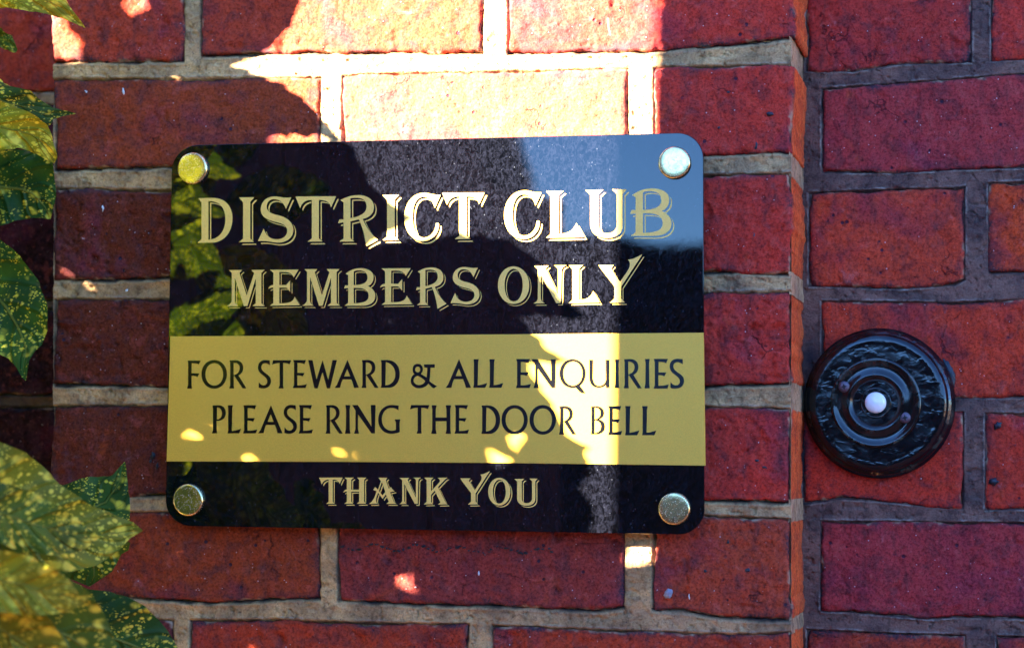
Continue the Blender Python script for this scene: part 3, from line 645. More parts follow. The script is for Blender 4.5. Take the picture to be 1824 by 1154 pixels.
DEC = {
'D': "M75,190 L230,187 C350,190 422,270 422,395 C422,520 350,638 210,640 L68,642 L108,605 L108,232 Z M178,218 C290,215 350,290 350,400 C350,520 290,605 178,610 Z",
'I': "M487,182 L645,180 L603,228 L603,598 L640,633 L487,635 L530,600 L530,232 Z",
'S': "M1020,180 L965,300 C945,240 905,203 850,200 C800,198 770,230 770,275 C770,320 810,345 870,358 C960,378 1038,420 1040,510 C1040,590 975,640 885,640 C820,640 790,618 680,625 L740,495 C755,560 800,605 870,607 C930,608 978,575 978,520 C978,470 930,445 850,428 C760,405 710,370 710,305 C710,220 775,172 850,172 C900,172 945,192 1020,180 Z",
'T': "M1062,172 L1475,170 L1422,285 C1410,230 1370,207 1300,207 L1300,598 L1340,628 L1182,630 L1228,598 L1228,207 C1165,207 1125,235 1110,292 Z",
'R': "M1517,210 C1580,175 1640,158 1700,158 C1800,160 1858,205 1858,280 C1858,345 1815,385 1745,400 C1765,450 1810,540 1900,612 L1780,678 C1770,600 1745,480 1705,405 L1620,425 L1620,595 L1660,628 L1505,630 L1550,598 L1550,432 L1495,445 L1507,405 L1550,405 L1550,232 Z M1620,190 C1650,185 1680,185 1700,187 C1755,190 1785,225 1783,280 C1780,340 1720,375 1620,392 Z",
'C': "M940,155 L880,290 C865,230 830,178 765,175 C690,175 655,260 655,380 C655,500 700,588 765,590 C840,590 890,520 892,445 C895,438 918,438 922,450 C922,550 850,625 765,625 C650,625 572,530 572,385 C572,235 660,135 775,135 C830,135 860,162 940,155 Z",
'L': "M470,118 L650,115 L600,160 L600,552 C690,552 750,520 778,440 L858,583 L470,592 L515,555 L515,165 Z",
'U': "M872,108 L1052,104 L1005,150 L1005,450 C1005,515 1035,545 1090,545 C1155,545 1190,510 1190,450 L1190,150 L1140,100 L1292,100 L1250,148 L1250,460 C1250,545 1185,592 1090,592 C985,592 920,545 920,450 L920,155 Z",
'B': "M1345,160 C1400,115 1470,90 1550,90 C1660,92 1722,140 1722,200 C1722,260 1695,300 1645,320 C1710,345 1745,390 1745,445 C1745,525 1680,572 1560,572 L1330,572 L1380,535 L1380,345 L1325,350 L1338,310 L1380,310 L1380,180 Z M1455,130 C1480,120 1500,118 1520,118 C1600,118 1640,150 1640,210 C1640,270 1590,305 1455,308 Z M1455,342 L1530,345 C1610,350 1655,385 1655,445 C1655,510 1600,540 1455,540 Z",
'M': "M92,183 L258,182 L222,218 L312,500 L405,222 L370,182 L535,180 L495,218 L495,598 L540,632 L380,632 L425,598 L425,285 L320,632 L275,632 L162,275 L162,560 C162,600 185,620 210,632 L60,632 C100,615 125,590 125,555 L125,215 Z",
'E': "M600,180 L960,177 L900,275 C880,230 840,207 780,207 L720,207 L720,368 L805,370 L855,310 L855,455 L808,402 L720,402 L720,598 C830,598 890,590 912,515 L975,622 L600,628 L645,595 L645,400 C620,402 600,405 582,420 C590,390 610,370 645,370 L645,215 Z",
'N': "M480,160 L655,157 L620,192 L770,500 L770,205 C765,175 745,162 715,155 L878,152 C840,160 815,180 812,215 L802,607 L748,607 L562,262 L562,540 C562,580 590,600 615,610 L468,612 C500,600 527,580 527,545 L527,200 Z",
'Y': "M1258,150 L1440,150 L1408,190 L1515,355 C1580,250 1635,200 1635,140 C1635,115 1625,100 1612,85 C1680,80 1720,50 1785,22 L1530,410 L1530,550 L1575,600 L1393,602 L1448,555 L1448,405 L1290,200 Z",
'H': "M465,175 L610,175 L570,210 L570,362 L692,362 L692,210 L662,175 L805,175 L770,210 L770,545 L800,578 L655,580 L692,548 L692,392 L570,392 L570,548 L600,578 L460,580 L502,548 L502,390 C480,390 465,395 448,408 C455,375 480,360 502,360 L502,205 Z",
'A': "M992,178 L1130,178 L1105,212 L1150,345 L1185,322 L1215,368 L1245,384 L1200,395 L1172,400 L1225,540 C1235,565 1260,575 1275,580 L1112,580 L1150,548 L1105,435 L1055,505 L985,408 L960,480 C950,520 955,560 975,580 L838,582 C890,560 925,500 940,450 L962,385 L925,372 L912,360 L940,320 L985,360 L1030,232 Z M1045,240 L1095,395 L1055,450 L1000,380 Z",
'K': "M-37,175 L108,175 L68,215 L68,385 L195,250 C215,225 205,200 165,178 L330,175 C300,190 280,205 255,235 L175,320 L285,545 C295,565 305,575 325,588 L172,592 L212,560 L125,378 L68,440 L68,550 L100,585 L-45,590 L0,550 L0,215 Z"}
SAN = {
'F': "M78,100 L270,100 L242,157 C215,140 180,138 135,138 L135,287 L250,287 L225,342 C200,328 180,325 135,325 L135,470 L142,512 L68,512 L82,465 L85,140 Z",
'R': "M695,98 L785,95 C855,98 897,140 897,208 C897,265 870,298 828,320 L945,510 L890,510 L765,325 L757,325 L757,470 L763,510 L690,510 L705,465 L705,140 Z M755,132 C810,130 845,160 845,210 C845,265 810,300 755,315 Z",
'S': "M1290,97 L1292,172 C1270,148 1240,138 1215,140 C1185,142 1165,165 1165,200 C1165,240 1190,258 1225,285 C1275,320 1307,345 1307,400 C1307,470 1260,510 1195,510 C1165,510 1140,505 1125,498 L1128,415 C1145,445 1170,465 1200,465 C1230,463 1252,440 1252,410 C1252,370 1225,345 1185,315 C1140,280 1115,250 1115,200 C1115,135 1160,92 1220,92 C1245,92 1275,97 1290,97 Z",
'T': "M1340,95 L1605,95 L1583,155 C1555,140 1525,135 1487,135 L1487,465 L1493,510 L1418,510 L1435,465 L1435,135 C1395,135 1355,145 1322,160 Z",
'E': "M525,95 L718,95 L695,157 C670,140 640,137 590,137 L590,285 L697,285 L670,338 C650,328 625,322 588,322 L588,472 C650,472 690,465 733,450 L712,510 L520,510 L538,465 L538,140 Z",
'W': "M115,93 L180,93 L238,380 L328,93 L412,385 L475,93 L540,93 L438,510 L392,510 L328,270 L255,510 L207,510 Z",
'A': "M695,88 L865,500 L792,502 C785,460 770,420 752,378 L625,378 C605,420 595,460 588,500 L505,503 L540,455 Z M692,222 L735,332 L648,332 Z",
'D': "M1187,92 L1290,92 C1400,95 1467,180 1467,300 C1467,420 1400,500 1300,500 L1187,500 L1198,455 L1198,135 Z M1262,122 C1350,140 1402,210 1402,305 C1402,400 1340,460 1255,465 Z",
'&': "M157,148 C205,148 235,180 235,225 C235,260 222,280 205,297 L290,350 L300,205 L255,200 L250,155 L410,155 L408,205 L348,202 L340,330 L330,400 C360,430 400,455 443,478 L400,508 L375,500 L315,440 C285,485 230,508 180,508 C105,508 55,460 55,400 C55,350 80,320 108,298 C90,280 82,255 82,225 C82,180 112,148 157,148 Z M158,190 C180,190 195,208 195,232 C195,256 180,274 158,274 C136,274 121,256 121,232 C121,208 136,190 158,190 Z M155,325 C190,335 235,365 270,402 C250,440 215,460 178,460 C130,460 97,430 97,395 C97,360 120,340 155,325 Z",
'L': "M980,80 L1060,80 L1050,130 L1043,465 C1090,460 1130,448 1185,430 L1155,500 L978,500 L988,455 L988,130 Z",
'N': "M210,55 L270,55 L412,275 L405,55 L455,55 L448,345 L412,345 L272,150 L272,300 L282,347 L230,347 L245,300 L245,110 Z",
'U': "M795,60 L833,60 L830,240 C832,295 860,325 895,325 C930,325 962,300 965,260 L962,60 L1000,60 L998,300 L1002,345 L965,345 L962,315 C945,335 920,345 890,345 C835,345 797,310 797,245 Z",
'I': "M1055,57 L1100,57 L1093,100 L1095,300 L1100,347 L1052,347 L1060,300 L1062,100 Z",
'P': "M68,97 L165,95 C230,97 267,145 267,210 C267,280 220,325 140,327 L132,325 L132,465 L140,510 L58,510 L78,465 L78,140 Z M138,128 C185,128 210,165 210,215 C210,270 180,305 135,305 Z",
'G': "M880,78 L878,137 C860,115 830,105 795,105 C730,105 685,165 685,240 C685,315 735,370 800,370 C820,370 840,365 848,358 L848,275 L832,238 L900,238 L890,280 L893,385 C865,398 830,405 790,405 C705,405 643,335 643,245 C643,140 710,72 800,72 C830,72 855,78 880,78 Z",
'H': "M1262,75 L1322,75 L1310,120 L1310,217 L1435,217 L1435,120 L1425,75 L1490,75 L1480,120 L1480,355 L1487,405 L1425,405 L1435,355 L1435,260 L1310,260 L1310,355 L1320,405 L1257,405 L1270,355 L1270,120 Z",
'B': "M1118,75 L1180,73 C1225,78 1248,105 1248,140 C1248,170 1230,190 1200,202 C1240,212 1257,240 1257,275 C1257,325 1215,350 1165,350 L1118,350 L1125,310 L1125,110 Z M1155,88 C1195,88 1212,110 1212,140 C1212,175 1195,198 1155,200 Z M1155,212 C1195,215 1218,240 1218,272 C1218,315 1190,335 1152,335 Z"}
DECS = {k: [parse(v)] for k, v in DEC.items()}; SANS = {k: [parse(v)] for k, v in SAN.items()}
DECS['O'] = [[ell(235, 392, 188, 225, .97), ell(236, 392, 109, 195, .97)]]
SANS['O'] = [[ell(468, 302, 188, 211, .97), ell(470, 303, 131, 165, .97)]]
SANS['Q'] = [[ell(625, 200, 132, 147, .97), ell(628, 200, 98, 122, .97)], [np.array([(650,335),(700,325),(735,370),(755,403),(722,400),(700,390)])]]
def place(gl, box):
    allp = np.concatenate([s for g_ in gl for s in g_]); mn, mx = allp.min(0), allp.max(0)
    x0, x1, y0, y1 = box
    sc = np.array([(x1-x0)/(mx[0]-mn[0]), (y1-y0)/(mx[1]-mn[1])])
    return [[(s-mn)*sc+np.array([x0, y0]) for s in g_] for g_ in gl]
def nat(gl, off, scale): return [[s/scale+np.array(off) for s in g_] for g_ in gl]
def glyph_mesh(gl, shadow, step, inner=False, k=1.0):
    allp = np.concatenate([s for g_ in gl for s in g_]); mn, mx = allp.min(0)-1.5, allp.max(0)+1.5+(7 if shadow else 0)
    nx, ny = int((mx[0]-mn[0])/step)+2, int((mx[1]-mn[1])/step)+2
    X, Y = np.meshgrid(mn[0]+np.arange(nx)*step, mn[1]+np.arange(ny)*step)
    f0 = np.minimum.reduce([sdf(g_, X, Y) for g_ in gl]); V, Fc = march(f0, X, Y)
    def F(dx):
        k_ = int(round(dx/step)); g = np.full(f0.shape, 9.0); g[k_:, k_:] = f0[:-k_, :-k_]; return g
    if shadow:
        a, b = 5.0*k, 3.2*k
        line = np.maximum(np.maximum(F(a), -F(b)), -(f0-0.5))
        if inner:
            hull = sdf([gl[0][0]], X, Y); line = np.maximum(line, hull)
        V2, F2 = march(line, X, Y); n = len(V); V += V2; Fc += [tuple(i+n for i in q) for q in F2]
    return V, Fc
def text(name, items, font, y, mat, parent, shadow, step, kk=1.0):
    V = []; F = []
    for it in items:
        gl = nat(font[it[0]], it[1], it[2]) if len(it) == 3 else place(font[it[0]], it[1])
        v, f = glyph_mesh(gl, shadow, step, it[0] == 'D', kk); n = len(V); V += v; F += [tuple(i+n for i in q) for q in f]
    V = np.array(V); Q = at(V[:, 0], V[:, 1], y + 0*V[:, 0])
    o = obj(name, Q, F, mat)
    bm = bmesh.new(); bm.from_mesh(o.data); bmesh.ops.remove_doubles(bm, verts=bm.verts, dist=2e-6); bmesh.ops.dissolve_degenerate(bm, edges=bm.edges, dist=1e-7)
    for f_ in bm.faces:
        if f_.normal.y > 0: f_.normal_flip()
    bm.to_mesh(o.data); bm.free()
    adopt(o, parent); return o
cA, cB, cC, cD, cF, cG, cH = ((340,320),5.7), ((620,320),5.7), ((890,320),5.7), ((395,455),7.015), ((880,450),6.756), ((560,830),8.686), ((760,830),8.686)
text('lettering', [('D',)+cA, ('I',)+cA, ('S',)+cA, ('T',)+cA, ('R',)+cA, ('I', (681.4,710.9,347.2,427.9)), ('C',)+cB, ('T', (787.5,863,343.3,426.1)),
      ('C', (897.9,964.6,339.3,426.1)), ('L',)+cC, ('U',)+cC, ('B',)+cC], DECS, YF-0.00012, M_GOLD, sign, True, 0.62, 1.0)['label'] = 'gold shaded capitals reading DISTRICT CLUB'
text('lettering', [('M',)+cD, ('E',)+cD, ('M', (537.6,606,479.2,544.5)), ('B', (613,668.4,477.8,544.5)), ('E', (676.8,733.8,477.8,542.7)), ('R', (741,795.4,476.4,550.2)), ('S', (802.2,854,475.7,542.2)),
      ('O',)+cF, ('N',)+cF, ('L', (1013.2,1068,472.2,539.8)), ('Y',)+cF], DECS, YF-0.00012, M_GOLD, sign, True, 0.55, 0.82)['label'] = 'gold shaded capitals reading MEMBERS ONLY'
text('lettering', [('T', (568.6,610.3,850.1,896.8)), ('H',)+cG, ('A',)+cG, ('N', (710.6,751.7,850.1,897.3)), ('K',)+cH, ('Y', (819.9,872.8,838.3,898)), ('O', (869.6,909.1,850.7,899.7)), ('U', (916.3,957.8,851.9,900.2))],
     DECS, YF-0.00012, M_GOLD, sign, True, 0.48, 0.66)['label'] = 'gold shaded capitals reading THANK YOU'
s1, s2, s3, s4, s5, s6, s7 = ((325,630),8.29), ((535,630),8.29), ((725,630),8.29), ((910,630),5.7), ((370,710),8.29), ((575,710),6.514), ((850,710),5.527)
text('lettering', [('F',)+s1, ('O',)+s1, ('R',)+s1, ('S',)+s1, ('T',)+s1, ('E', (521.6,546.8,641.2,690.9)), ('W',)+s2, ('A',)+s2, ('R', (643.9,674.3,640.9,690.6)), ('D',)+s2, ('&',)+s3, ('A', (793.8,838.8,639.4,690.6)),
      ('L',)+s3, ('L', (871.3,896.7,639.7,690.3)), ('E', (918.8,946,639.3,690.9)), ('N',)+s4, ('Q',)+s4, ('U',)+s4, ('I',)+s4, ('R', (1110.9,1143,639.3,691.4)), ('I', (1148.1,1157.4,639.3,691.4)),
      ('E', (1164,1191.6,639.1,691.8)), ('S', (1192.8,1218.4,638.8,691.9))], SANS, YF-0.00086, M_INK, sign, False, 0.55)['label'] = 'black capitals reading FOR STEWARD & ALL ENQUIRIES'
T2 = (721.2, 771.9)
text('lettering', [('P',)+s5, ('L', (405.3,429.7,721.5,771.5)), ('E',)+s5, ('A', (459.6,503.1,721.5,771.5)), ('S', (505.3,528.9,720.9,772.1)), ('E', (531.9,557.8,721.2,771.5)), ('R', (579.9,610.6)+T2), ('I', (614.5,624.1)+T2),
      ('N', (627.2,669)+T2), ('G',)+s6, ('T', (730,765)+T2), ('H',)+s6, ('E', (809.4,835.5)+T2), ('D', (857.6,890.7,721.8,772.4)), ('O', (893.4,939.9,721.2,773.3)), ('O', (943.2,990.2,721.2,773.7)),
      ('R', (995.6,1026,723,773.7)), ('B',)+s7, ('E', (1082.9,1108.4,723,774.2)), ('L', (1113.3,1138.9,723,774.8)), ('L', (1143.5,1169.3,723,774.8))], SANS, YF-0.00086, M_INK, sign, False, 0.55)['label'] = 'black capitals reading PLEASE RING THE DOOR BELL'

tick('text')
# ---- lathe about the -y axis
def lathe(name, prof, cen, mat, parent, seg=64, smooth=True, jitter=0.0, attr=None):
    """prof: list of (radius, height towards the viewer)"""
    prof = np.array(prof, float); th = np.linspace(0, 2*np.pi, seg, endpoint=False)
    R_, T_ = np.meshgrid(prof[:, 0], th, indexing='ij'); Hh = np.repeat(prof[:, 1][:, None], seg, 1)
    if jitter: Hh = Hh + fbm(R_*np.cos(T_)*130, R_*np.sin(T_)*130, 4.0, 3, 3)*jitter
    V = np.stack([cen[0]+R_*np.cos(T_), cen[1]-Hh, cen[2]+R_*np.sin(T_)], -1).reshape(-1, 3)
    F = []; n = len(prof)
    for i in range(n-1):
        for j in range(seg):
            k = (j+1) % seg; F.append((i*seg+j, i*seg+k, (i+1)*seg+k, (i+1)*seg+j))
    F.append(tuple(range((n-1)*seg, n*seg)))
    o = obj(name, V, F, mat, None, smooth)
    bm = bmesh.new(); bm.from_mesh(o.data); bmesh.ops.recalc_face_normals(bm, faces=bm.faces); bm.to_mesh(o.data); bm.free()
    if attr is not None:
        a = o.data.attributes.new('worn', 'FLOAT', 'POINT'); a.data.foreach_set('value', np.repeat(np.array(attr, np.float32), seg))
    if parent: adopt(o, parent)
    return o
caps = [(342.5,300.0,26.8,'cap at the upper left corner'), (1201.0,290.0,28.6,'bright cap at the upper right corner'), (334.8,890.0,27.0,'cap at the lower left corner'), (1200.5,905.8,28.6,'pitted cap at the lower right corner')]
for (cx, cy, r, lb) in caps:
    c = at(cx, cy, YF-0.003); R_ = np.linalg.norm(at(cx+r, cy, YF-0.003)-c)
    c = np.array([c[0], YF, c[2]])
    o = lathe('cap', [(R_*.96, 0.0), (R_, 0.0004), (R_, 0.0026), (R_*.975, 0.0034), (R_*.93, 0.0039), (R_*.86, 0.00402), (R_*.6, 0.00405), (R_*.3, 0.00407), (R_*.02, 0.00408)], c, M_BRASS, sign, 72)
    o['label'] = 'brass screw ' + lb
    lathe('spacer', [(0.006, -0.0035), (0.006, -0.0175)], c, M_SPACER, sign, 24)

# ------------------------------------------------------------------ DOOR BELL
bc = at(1562.5, 717.0, RIGHT_PLANE-0.018); bc = np.array([bc[0]+0.0005, RIGHT_PLANE, bc[2]])
bell = thing('door_bell', 'round black door bell with white push button, on bricks right of the pier', 'door bell', tuple(bc))
prof = [(0.0575,-0.002),(0.0578,0.004),(0.0572,0.0062),(0.0556,0.0070),(0.0553,0.0082),(0.0556,0.0098),(0.0548,0.0115),(0.0530,0.0124),(0.0524,0.0134),(0.0522,0.0152),(0.0510,0.0168),(0.0490,0.0178),(0.0470,0.0180)]
prof += [(r, 0.0178) for r in np.linspace(0.0455, 0.031, 14)]
lathe('base_disc', prof, bc, M_BELLWOOD, bell, 128, True, 0.00018, [0.05]*3+[.35]*6+[.15]*4+[0.0]*14)
pp = [(0.0340,0.0165),(0.0343,0.0190),(0.0338,0.0199),(0.0327,0.0203),(0.0315,0.0199),(0.0300,0.0190),(0.0270,0.0186),(0.0240,0.0192),(0.0222,0.0204),(0.0205,0.0206),(0.0190,0.0198),(0.0165,0.0175),(0.0145,0.0160),(0.0130,0.0155),(0.0122,0.0160),(0.0119,0.0180),(0.0112,0.0186),(0.0104,0.0184),(0.0100,0.0168),(0.0094,0.0165)]
bp = at(1559.5, 717.0, RIGHT_PLANE-0.020); bp = np.array([bp[0], RIGHT_PLANE, bp[2]])
lathe('bell_plate', pp, bp, M_BELLPLATE, bell, 128, True, 0.0, [.5,1,1,.9,.3,.2,.1,.1,.3,.2,.05,0,0,0,0,.6,.9,.5,0,0])
rb = 0.0081
lathe('push_button', [(rb*.98, 0.0155), (rb, 0.0195)] + [(rb*math.cos(a), 0.0197+0.0042*math.sin(a)) for a in np.linspace(0.1, 1.5, 12)], bp, M_PUSH, bell, 48)
for (sx, sy) in ((1503.5, 688.6), (1612.0, 743.8)):
    c = at(sx, sy, RIGHT_PLANE-0.0195); c[1] = RIGHT_PLANE
    s_ = lathe('screw', [(0.0043, 0.0180), (0.0043, 0.0196), (0.0038, 0.0203), (0.0022, 0.0208), (0.0005, 0.0209)], c, M_SCREW, bell, 28)
    v = []; f = []
    for an in (0.15, 0.15+math.pi/2):
        ca, sa = math.cos(an), math.sin(an); w, l = 0.00055, 0.0024
        n = len(v)
        for (a, b) in ((-l*.8, -w*.4), (-l, 0), (-l*.8, w*.4), (-w, w*1.6), (w, w*1.6), (l*.8, w*.4), (l, 0), (l*.8, -w*.4), (w, -w*1.6), (-w, -w*1.6)):
            v.append((c[0]+a*ca-b*sa, RIGHT_PLANE-0.02095-(0.00003 if n else 0), c[2]+a*sa+b*ca))
        f.append(tuple(range(n, n+10)))
    x_ = obj('cross_recess', v, f, M_CROSS); x_.parent = s_; x_.matrix_parent_inverse = s_.matrix_world.inverted(); x_.matrix_parent_inverse = Matrix.Translation(-Vector(bell.location))
    x_.parent = s_; x_.matrix_parent_inverse = Matrix.Identity(4)
    s_m = Vector(bell.location)
    x_.matrix_parent_inverse = Matrix.Identity(4)
# dabs of black paint on the brick round the bell
def dab(px, dep, par, mat=None, nm='paint_dab', h=0.0012):
    c = np.mean(px, 0); pts = np.array(px, float)
    t = np.linspace(0, 1, len(pts)*6, endpoint=False)*len(pts); i = t.astype(int); fr = (t-i)[:, None]
    ring = pts[i]*(1-fr)+pts[(i+1) % len(pts)]*fr
    n = len(ring); ring = ring + np.stack([vnoise(ring[:, 0]/4, ring[:, 1]/4, 1.0, 3), vnoise(ring[:, 0]/4, ring[:, 1]/4, 2.0, 4)], 1)*1.6
    mid = c+(ring-c)*0.75
    V = np.concatenate([at(ring[:, 0], ring[:, 1], dep+0.002+0*ring[:, 0]), at(mid[:, 0], mid[:, 1], dep-h+0*ring[:, 0]), at(np.array([c[0]]), np.array([c[1]]), np.array([dep-h*1.3]))])
    F = [(k_, (k_+1) % n, n+(k_+1) % n, n+k_) for k_ in range(n)] + [(n+k_, n+(k_+1) % n, 2*n) for k_ in range(n)]
    o = obj(nm, V, F, mat or M_PAINTDAB, None, True); adopt(o, par); return o
dab([(1676,634),(1690,642),(1698,655),(1703,668),(1704,682),(1700,694),(1690,690),(1684,660)], RIGHT_PLANE, bell)
dab([(1545,590),(1556,584),(1572,585),(1588,586),(1600,592),(1596,602),(1560,600),(1542,598)], RIGHT_PLANE, bell)
dab([(1768,758),(1776,750),(1786,752),(1784,763),(1772,766)], RIGHT_PLANE, wall)
dab([(1762,852),(1774,850),(1780,858),(1772,866),(1761,862)], RIGHT_PLANE, wall)

M_FLECK = plain('white_droppings', (0.75, 0.74, 0.70), 0.7)
def spot(cx, cy, rx, ry, dep, mat, nm, h=0.0008, an=0.0):
    a_ = np.linspace(0, 2*np.pi, 9)[:-1]; x_, y_ = rx*np.cos(a_), ry*np.sin(a_)
    dab(np.stack([cx+x_*math.cos(an)-y_*math.sin(an), cy+x_*math.sin(an)+y_*math.cos(an)], 1), dep, wall, mat, nm, h)
for (cx, cy, rx, ry) in ((153,163,2.4,3.2),(220,163,2.2,6.5),(183,372,1.8,7),(225,517,2.6,2.8),(1228,1062,1.5,5),(740,1045,2,3),(852,1020,1.8,5)): spot(cx, cy, rx, ry, 0.0, M_FLECK, 'white_fleck')
r2_ = np.random.default_rng(3)
for i in range(46):
    cx = 612+i*8.3+r2_.uniform(-3, 3); spot(cx, 974+5*math.sin(i*.7)+r2_.uniform(-2, 2)+i*.15, r2_.uniform(2.0, 6.5), r2_.uniform(1.2, 3.0), 0.0, M_PAINTDAB, 'tar_mark', 0.0010, r2_.uniform(-.2, .2))
for (cx, cy, rx, ry) in ((272,812,5,9),(280,830,3,8),(268,822,3,4),(1347,260,3,9),(1342,420,2.5,10),(1372,203,7,4),(1298,165,3,3),(1281,228,3,3),(1330,1015,4,5),(1297,965,3,4),(1256,1017,4,4),(1333,1015,3,5),(1348,820,5,4),(1362,832,8,4)): spot(cx, cy, rx, ry, 0.0, M_PAINTDAB, 'tar_mark', 0.0008, .2)
spot(1190, 1057, 8, 11, 0.0, M_SPACER and plain('grey_stone_chip', (0.30, 0.27, 0.31), 0.8, 0, 0.0005, 400), 'stone_chip', 0.004, .6)
# ------------------------------------------------------------------ SHRUB (spotted laurel)
shrub = thing('laurel_shrub', 'yellow-spotted green laurel bush leaning in beside the brick pier at the left', 'shrub', (-0.55, -0.20, -1.25))
rng = np.random.default_rng(7)
def resample(pts, n):
    pts = np.array(pts, float); d = np.concatenate([[0], np.cumsum(np.linalg.norm(np.diff(pts, axis=0), axis=1))]); s = np.linspace(0, d[-1], n)
    return np.stack([np.interp(s, d, pts[:, k]) for k in range(pts.shape[1])], 1)
def leaf_mesh(Lr, Rr, to3, yel=0.2, fold=0.006, wave=0.0015, thick=0.0004, nt=11):
    """Lr, Rr: boundary points from base to tip (n x 2); to3(uv, s, t) -> world points"""
    n = len(Lr); s = np.linspace(0, 1, n); t = np.linspace(0, 1, nt)
    G = Lr[:, None]*(1-t)[None, :, None] + Rr[:, None]*t[None, :, None]
    Sg, Tg = np.meshgrid(s, t, indexing='ij')
    P3 = to3(G, Sg, Tg)
    o = obj('leaf', P3.reshape(-1, 3), grid_faces(n, nt), M_LEAF, None, True, P3.reshape(-1, 3).mean(0))
    cen = P3.reshape(-1, 3).mean(0); o.parent = shrub; o.location = tuple(cen-np.array(shrub.location))
    uvl = o.data.uv_layers.new(name='UVMap'); li = np.empty(len(o.data.loops), np.int32); o.data.loops.foreach_get('vertex_index', li)
    uvl.data.foreach_set('uv', np.stack([Sg.ravel()[li], Tg.ravel()[li]], 1).ravel().astype(np.float32))
    o.color = (yel, max(0.0, yel*1.6-.1), 0, 1)
    return o
def px_leaf(left, right, yb, yt, yel, fold=0.0035, n=60, teeth=1.2, nteeth=7):
    L = resample(left, n); R_ = resample(right, n); s = np.linspace(0, 1, n)
    saw = ((s*nteeth) % 1.0)*teeth*2*np.sin(np.pi*np.clip(s, 0, 1))**.5*(s > .35)
    ax = R_-L; ln = np.linalg.norm(ax, axis=1)[:, None]; ax = ax/np.maximum(ln, 1e-3)
    L = L-ax*saw[:, None]; R_ = R_+ax*saw[:, None]
    def to3(G, Sg, Tg):
        y = -(yb+(yt-yb)*Sg) - fold*(1-np.abs(Tg-.5)*2)*np.sin(np.pi*np.clip(Sg, 0, 1))*-1.0 + 0.009*np.sin(Sg*22-np.abs(Tg-.5)*8)*np.abs(Tg-.5)*np.sin(np.pi*Sg)
        return at(G[..., 0], G[..., 1], y)
    return leaf_mesh(L, R_, to3, yel)
# the leaves seen in the picture: (one edge, other edge) from base to tip, in photo pixels, then distance from the wall at base and tip
VIS = [
 ([(-170,-95),(-60,-80),(30,-50),(90,-22),(116,0),(129,19),(145,40),(152,50)], [(-170,-60),(-100,-20),(-40,5),(0,12.5),(42,17),(90,25.5),(130,40),(152,50.5)], 0.10, 0.065, 0.55),
 ([(-110,20),(-60,30),(0,51),(10,60),(22,66),(31,89)], [(-110,60),(-60,75),(0,83),(22,93),(28,94),(31,90)], 0.03, 0.0, 0.1),
 ([(-150,120),(-70,118),(0,141),(8,151),(53,163),(73,180),(89,190),(111,197),(135,202)], [(-150,160),(-70,190),(0,212),(40,219),(70,226),(83,227),(91,220),(94,213),(111,207),(135,203)], 0.12, 0.06, 0.05),
 ([(-150,165),(-70,168),(0,181),(50,200),(83,222),(90,238),(96,258),(102,280),(97,291)], [(-150,215),(-80,250),(0,267),(33,263),(55,269),(80,283),(90,289),(97,291)], 0.15, 0.09, 0.62),
 ([(-140,290),(-60,262),(0,268),(30,268),(75,272),(95,295),(97,325),(100,350),(90,390)], [(-140,340),(-80,390),(0,402),(30,392),(60,388),(75,388),(90,391)], 0.05, 0.02, 0.0),
 ([(-120,380),(-50,395),(0,426),(22,445),(42,466),(68,502),(83,543),(84,590),(73,615),(61,627),(51,643),(46,678)], [(-120,470),(-80,560),(-30,610),(0,631),(17,638),(30,655),(40,672),(46,678)], 0.09, 0.13, 0.0),
 ([(-60,900),(10,868),(70,860),(115,864),(157,849),(175,850),(200,847),(222,822)], [(-40,960),(60,968),(130,962),(200,950),(231,935),(231,900),(227,857),(223,823)], 0.12, 0.09, 0.03),
 ([(-60,960),(40,950),(120,965),(190,970),(232,965),(228,980),(215,987),(200,1017),(160,1044)], [(-60,1010),(30,1030),(90,1028),(125,1030),(150,1040),(160,1044)], 0.14, 0.12, 0.05),
 ([(-130,760),(-60,765),(0,787),(48,809),(77,832),(105,862),(165,902),(235,929),(254,944)], [(-130,900),(-60,990),(20,1010),(120,1017),(170,1007),(215,977),(232,957),(254,945)], 0.31, 0.20, 0.36),
 ([(-90,868),(0,858),(60,878),(110,905),(150,935),(178,956)], [(-90,930),(-10,962),(50,985),(110,987),(150,978),(178,957)], 0.36, 0.27, 0.12),
 ([(-90,985),(-20,975),(50,990),(100,1015),(130,1042),(150,1072)], [(-90,1060),(-20,1085),(50,1095),(100,1092),(130,1084),(150,1073)], 0.40, 0.36, 0.55),
 ([(-30,1000),(60,1010),(160,1050),(190,1054),(225,1062),(260,1082),(285,1107),(305,1132),(330,1180)], [(-30,1080),(40,1130),(100,1170),(170,1210),(250,1225),(310,1210),(330,1184)], 0.22, 0.13, 0.02),
 ([(-120,900),(-50,925),(0,957),(30,967),(60,992),(110,1022),(160,1057),(185,1092),(205,1140),(212,1190)], [(-120,1030),(-90,1100),(-30,1160),(50,1200),(130,1225),(190,1215),(212,1192)], 0.34, 0.28, 0.12),
 ([(-120,980),(-60,1010),(0,1040),(50,1070),(90,1105),(120,1150),(135,1200)], [(-120,1080),(-70,1150),(0,1200),(60,1225),(110,1222),(135,1202)], 0.37, 0.35, 0.35),
]
for (l, r, yb, yt, yel) in VIS: px_leaf(l, r, yb, yt, yel)

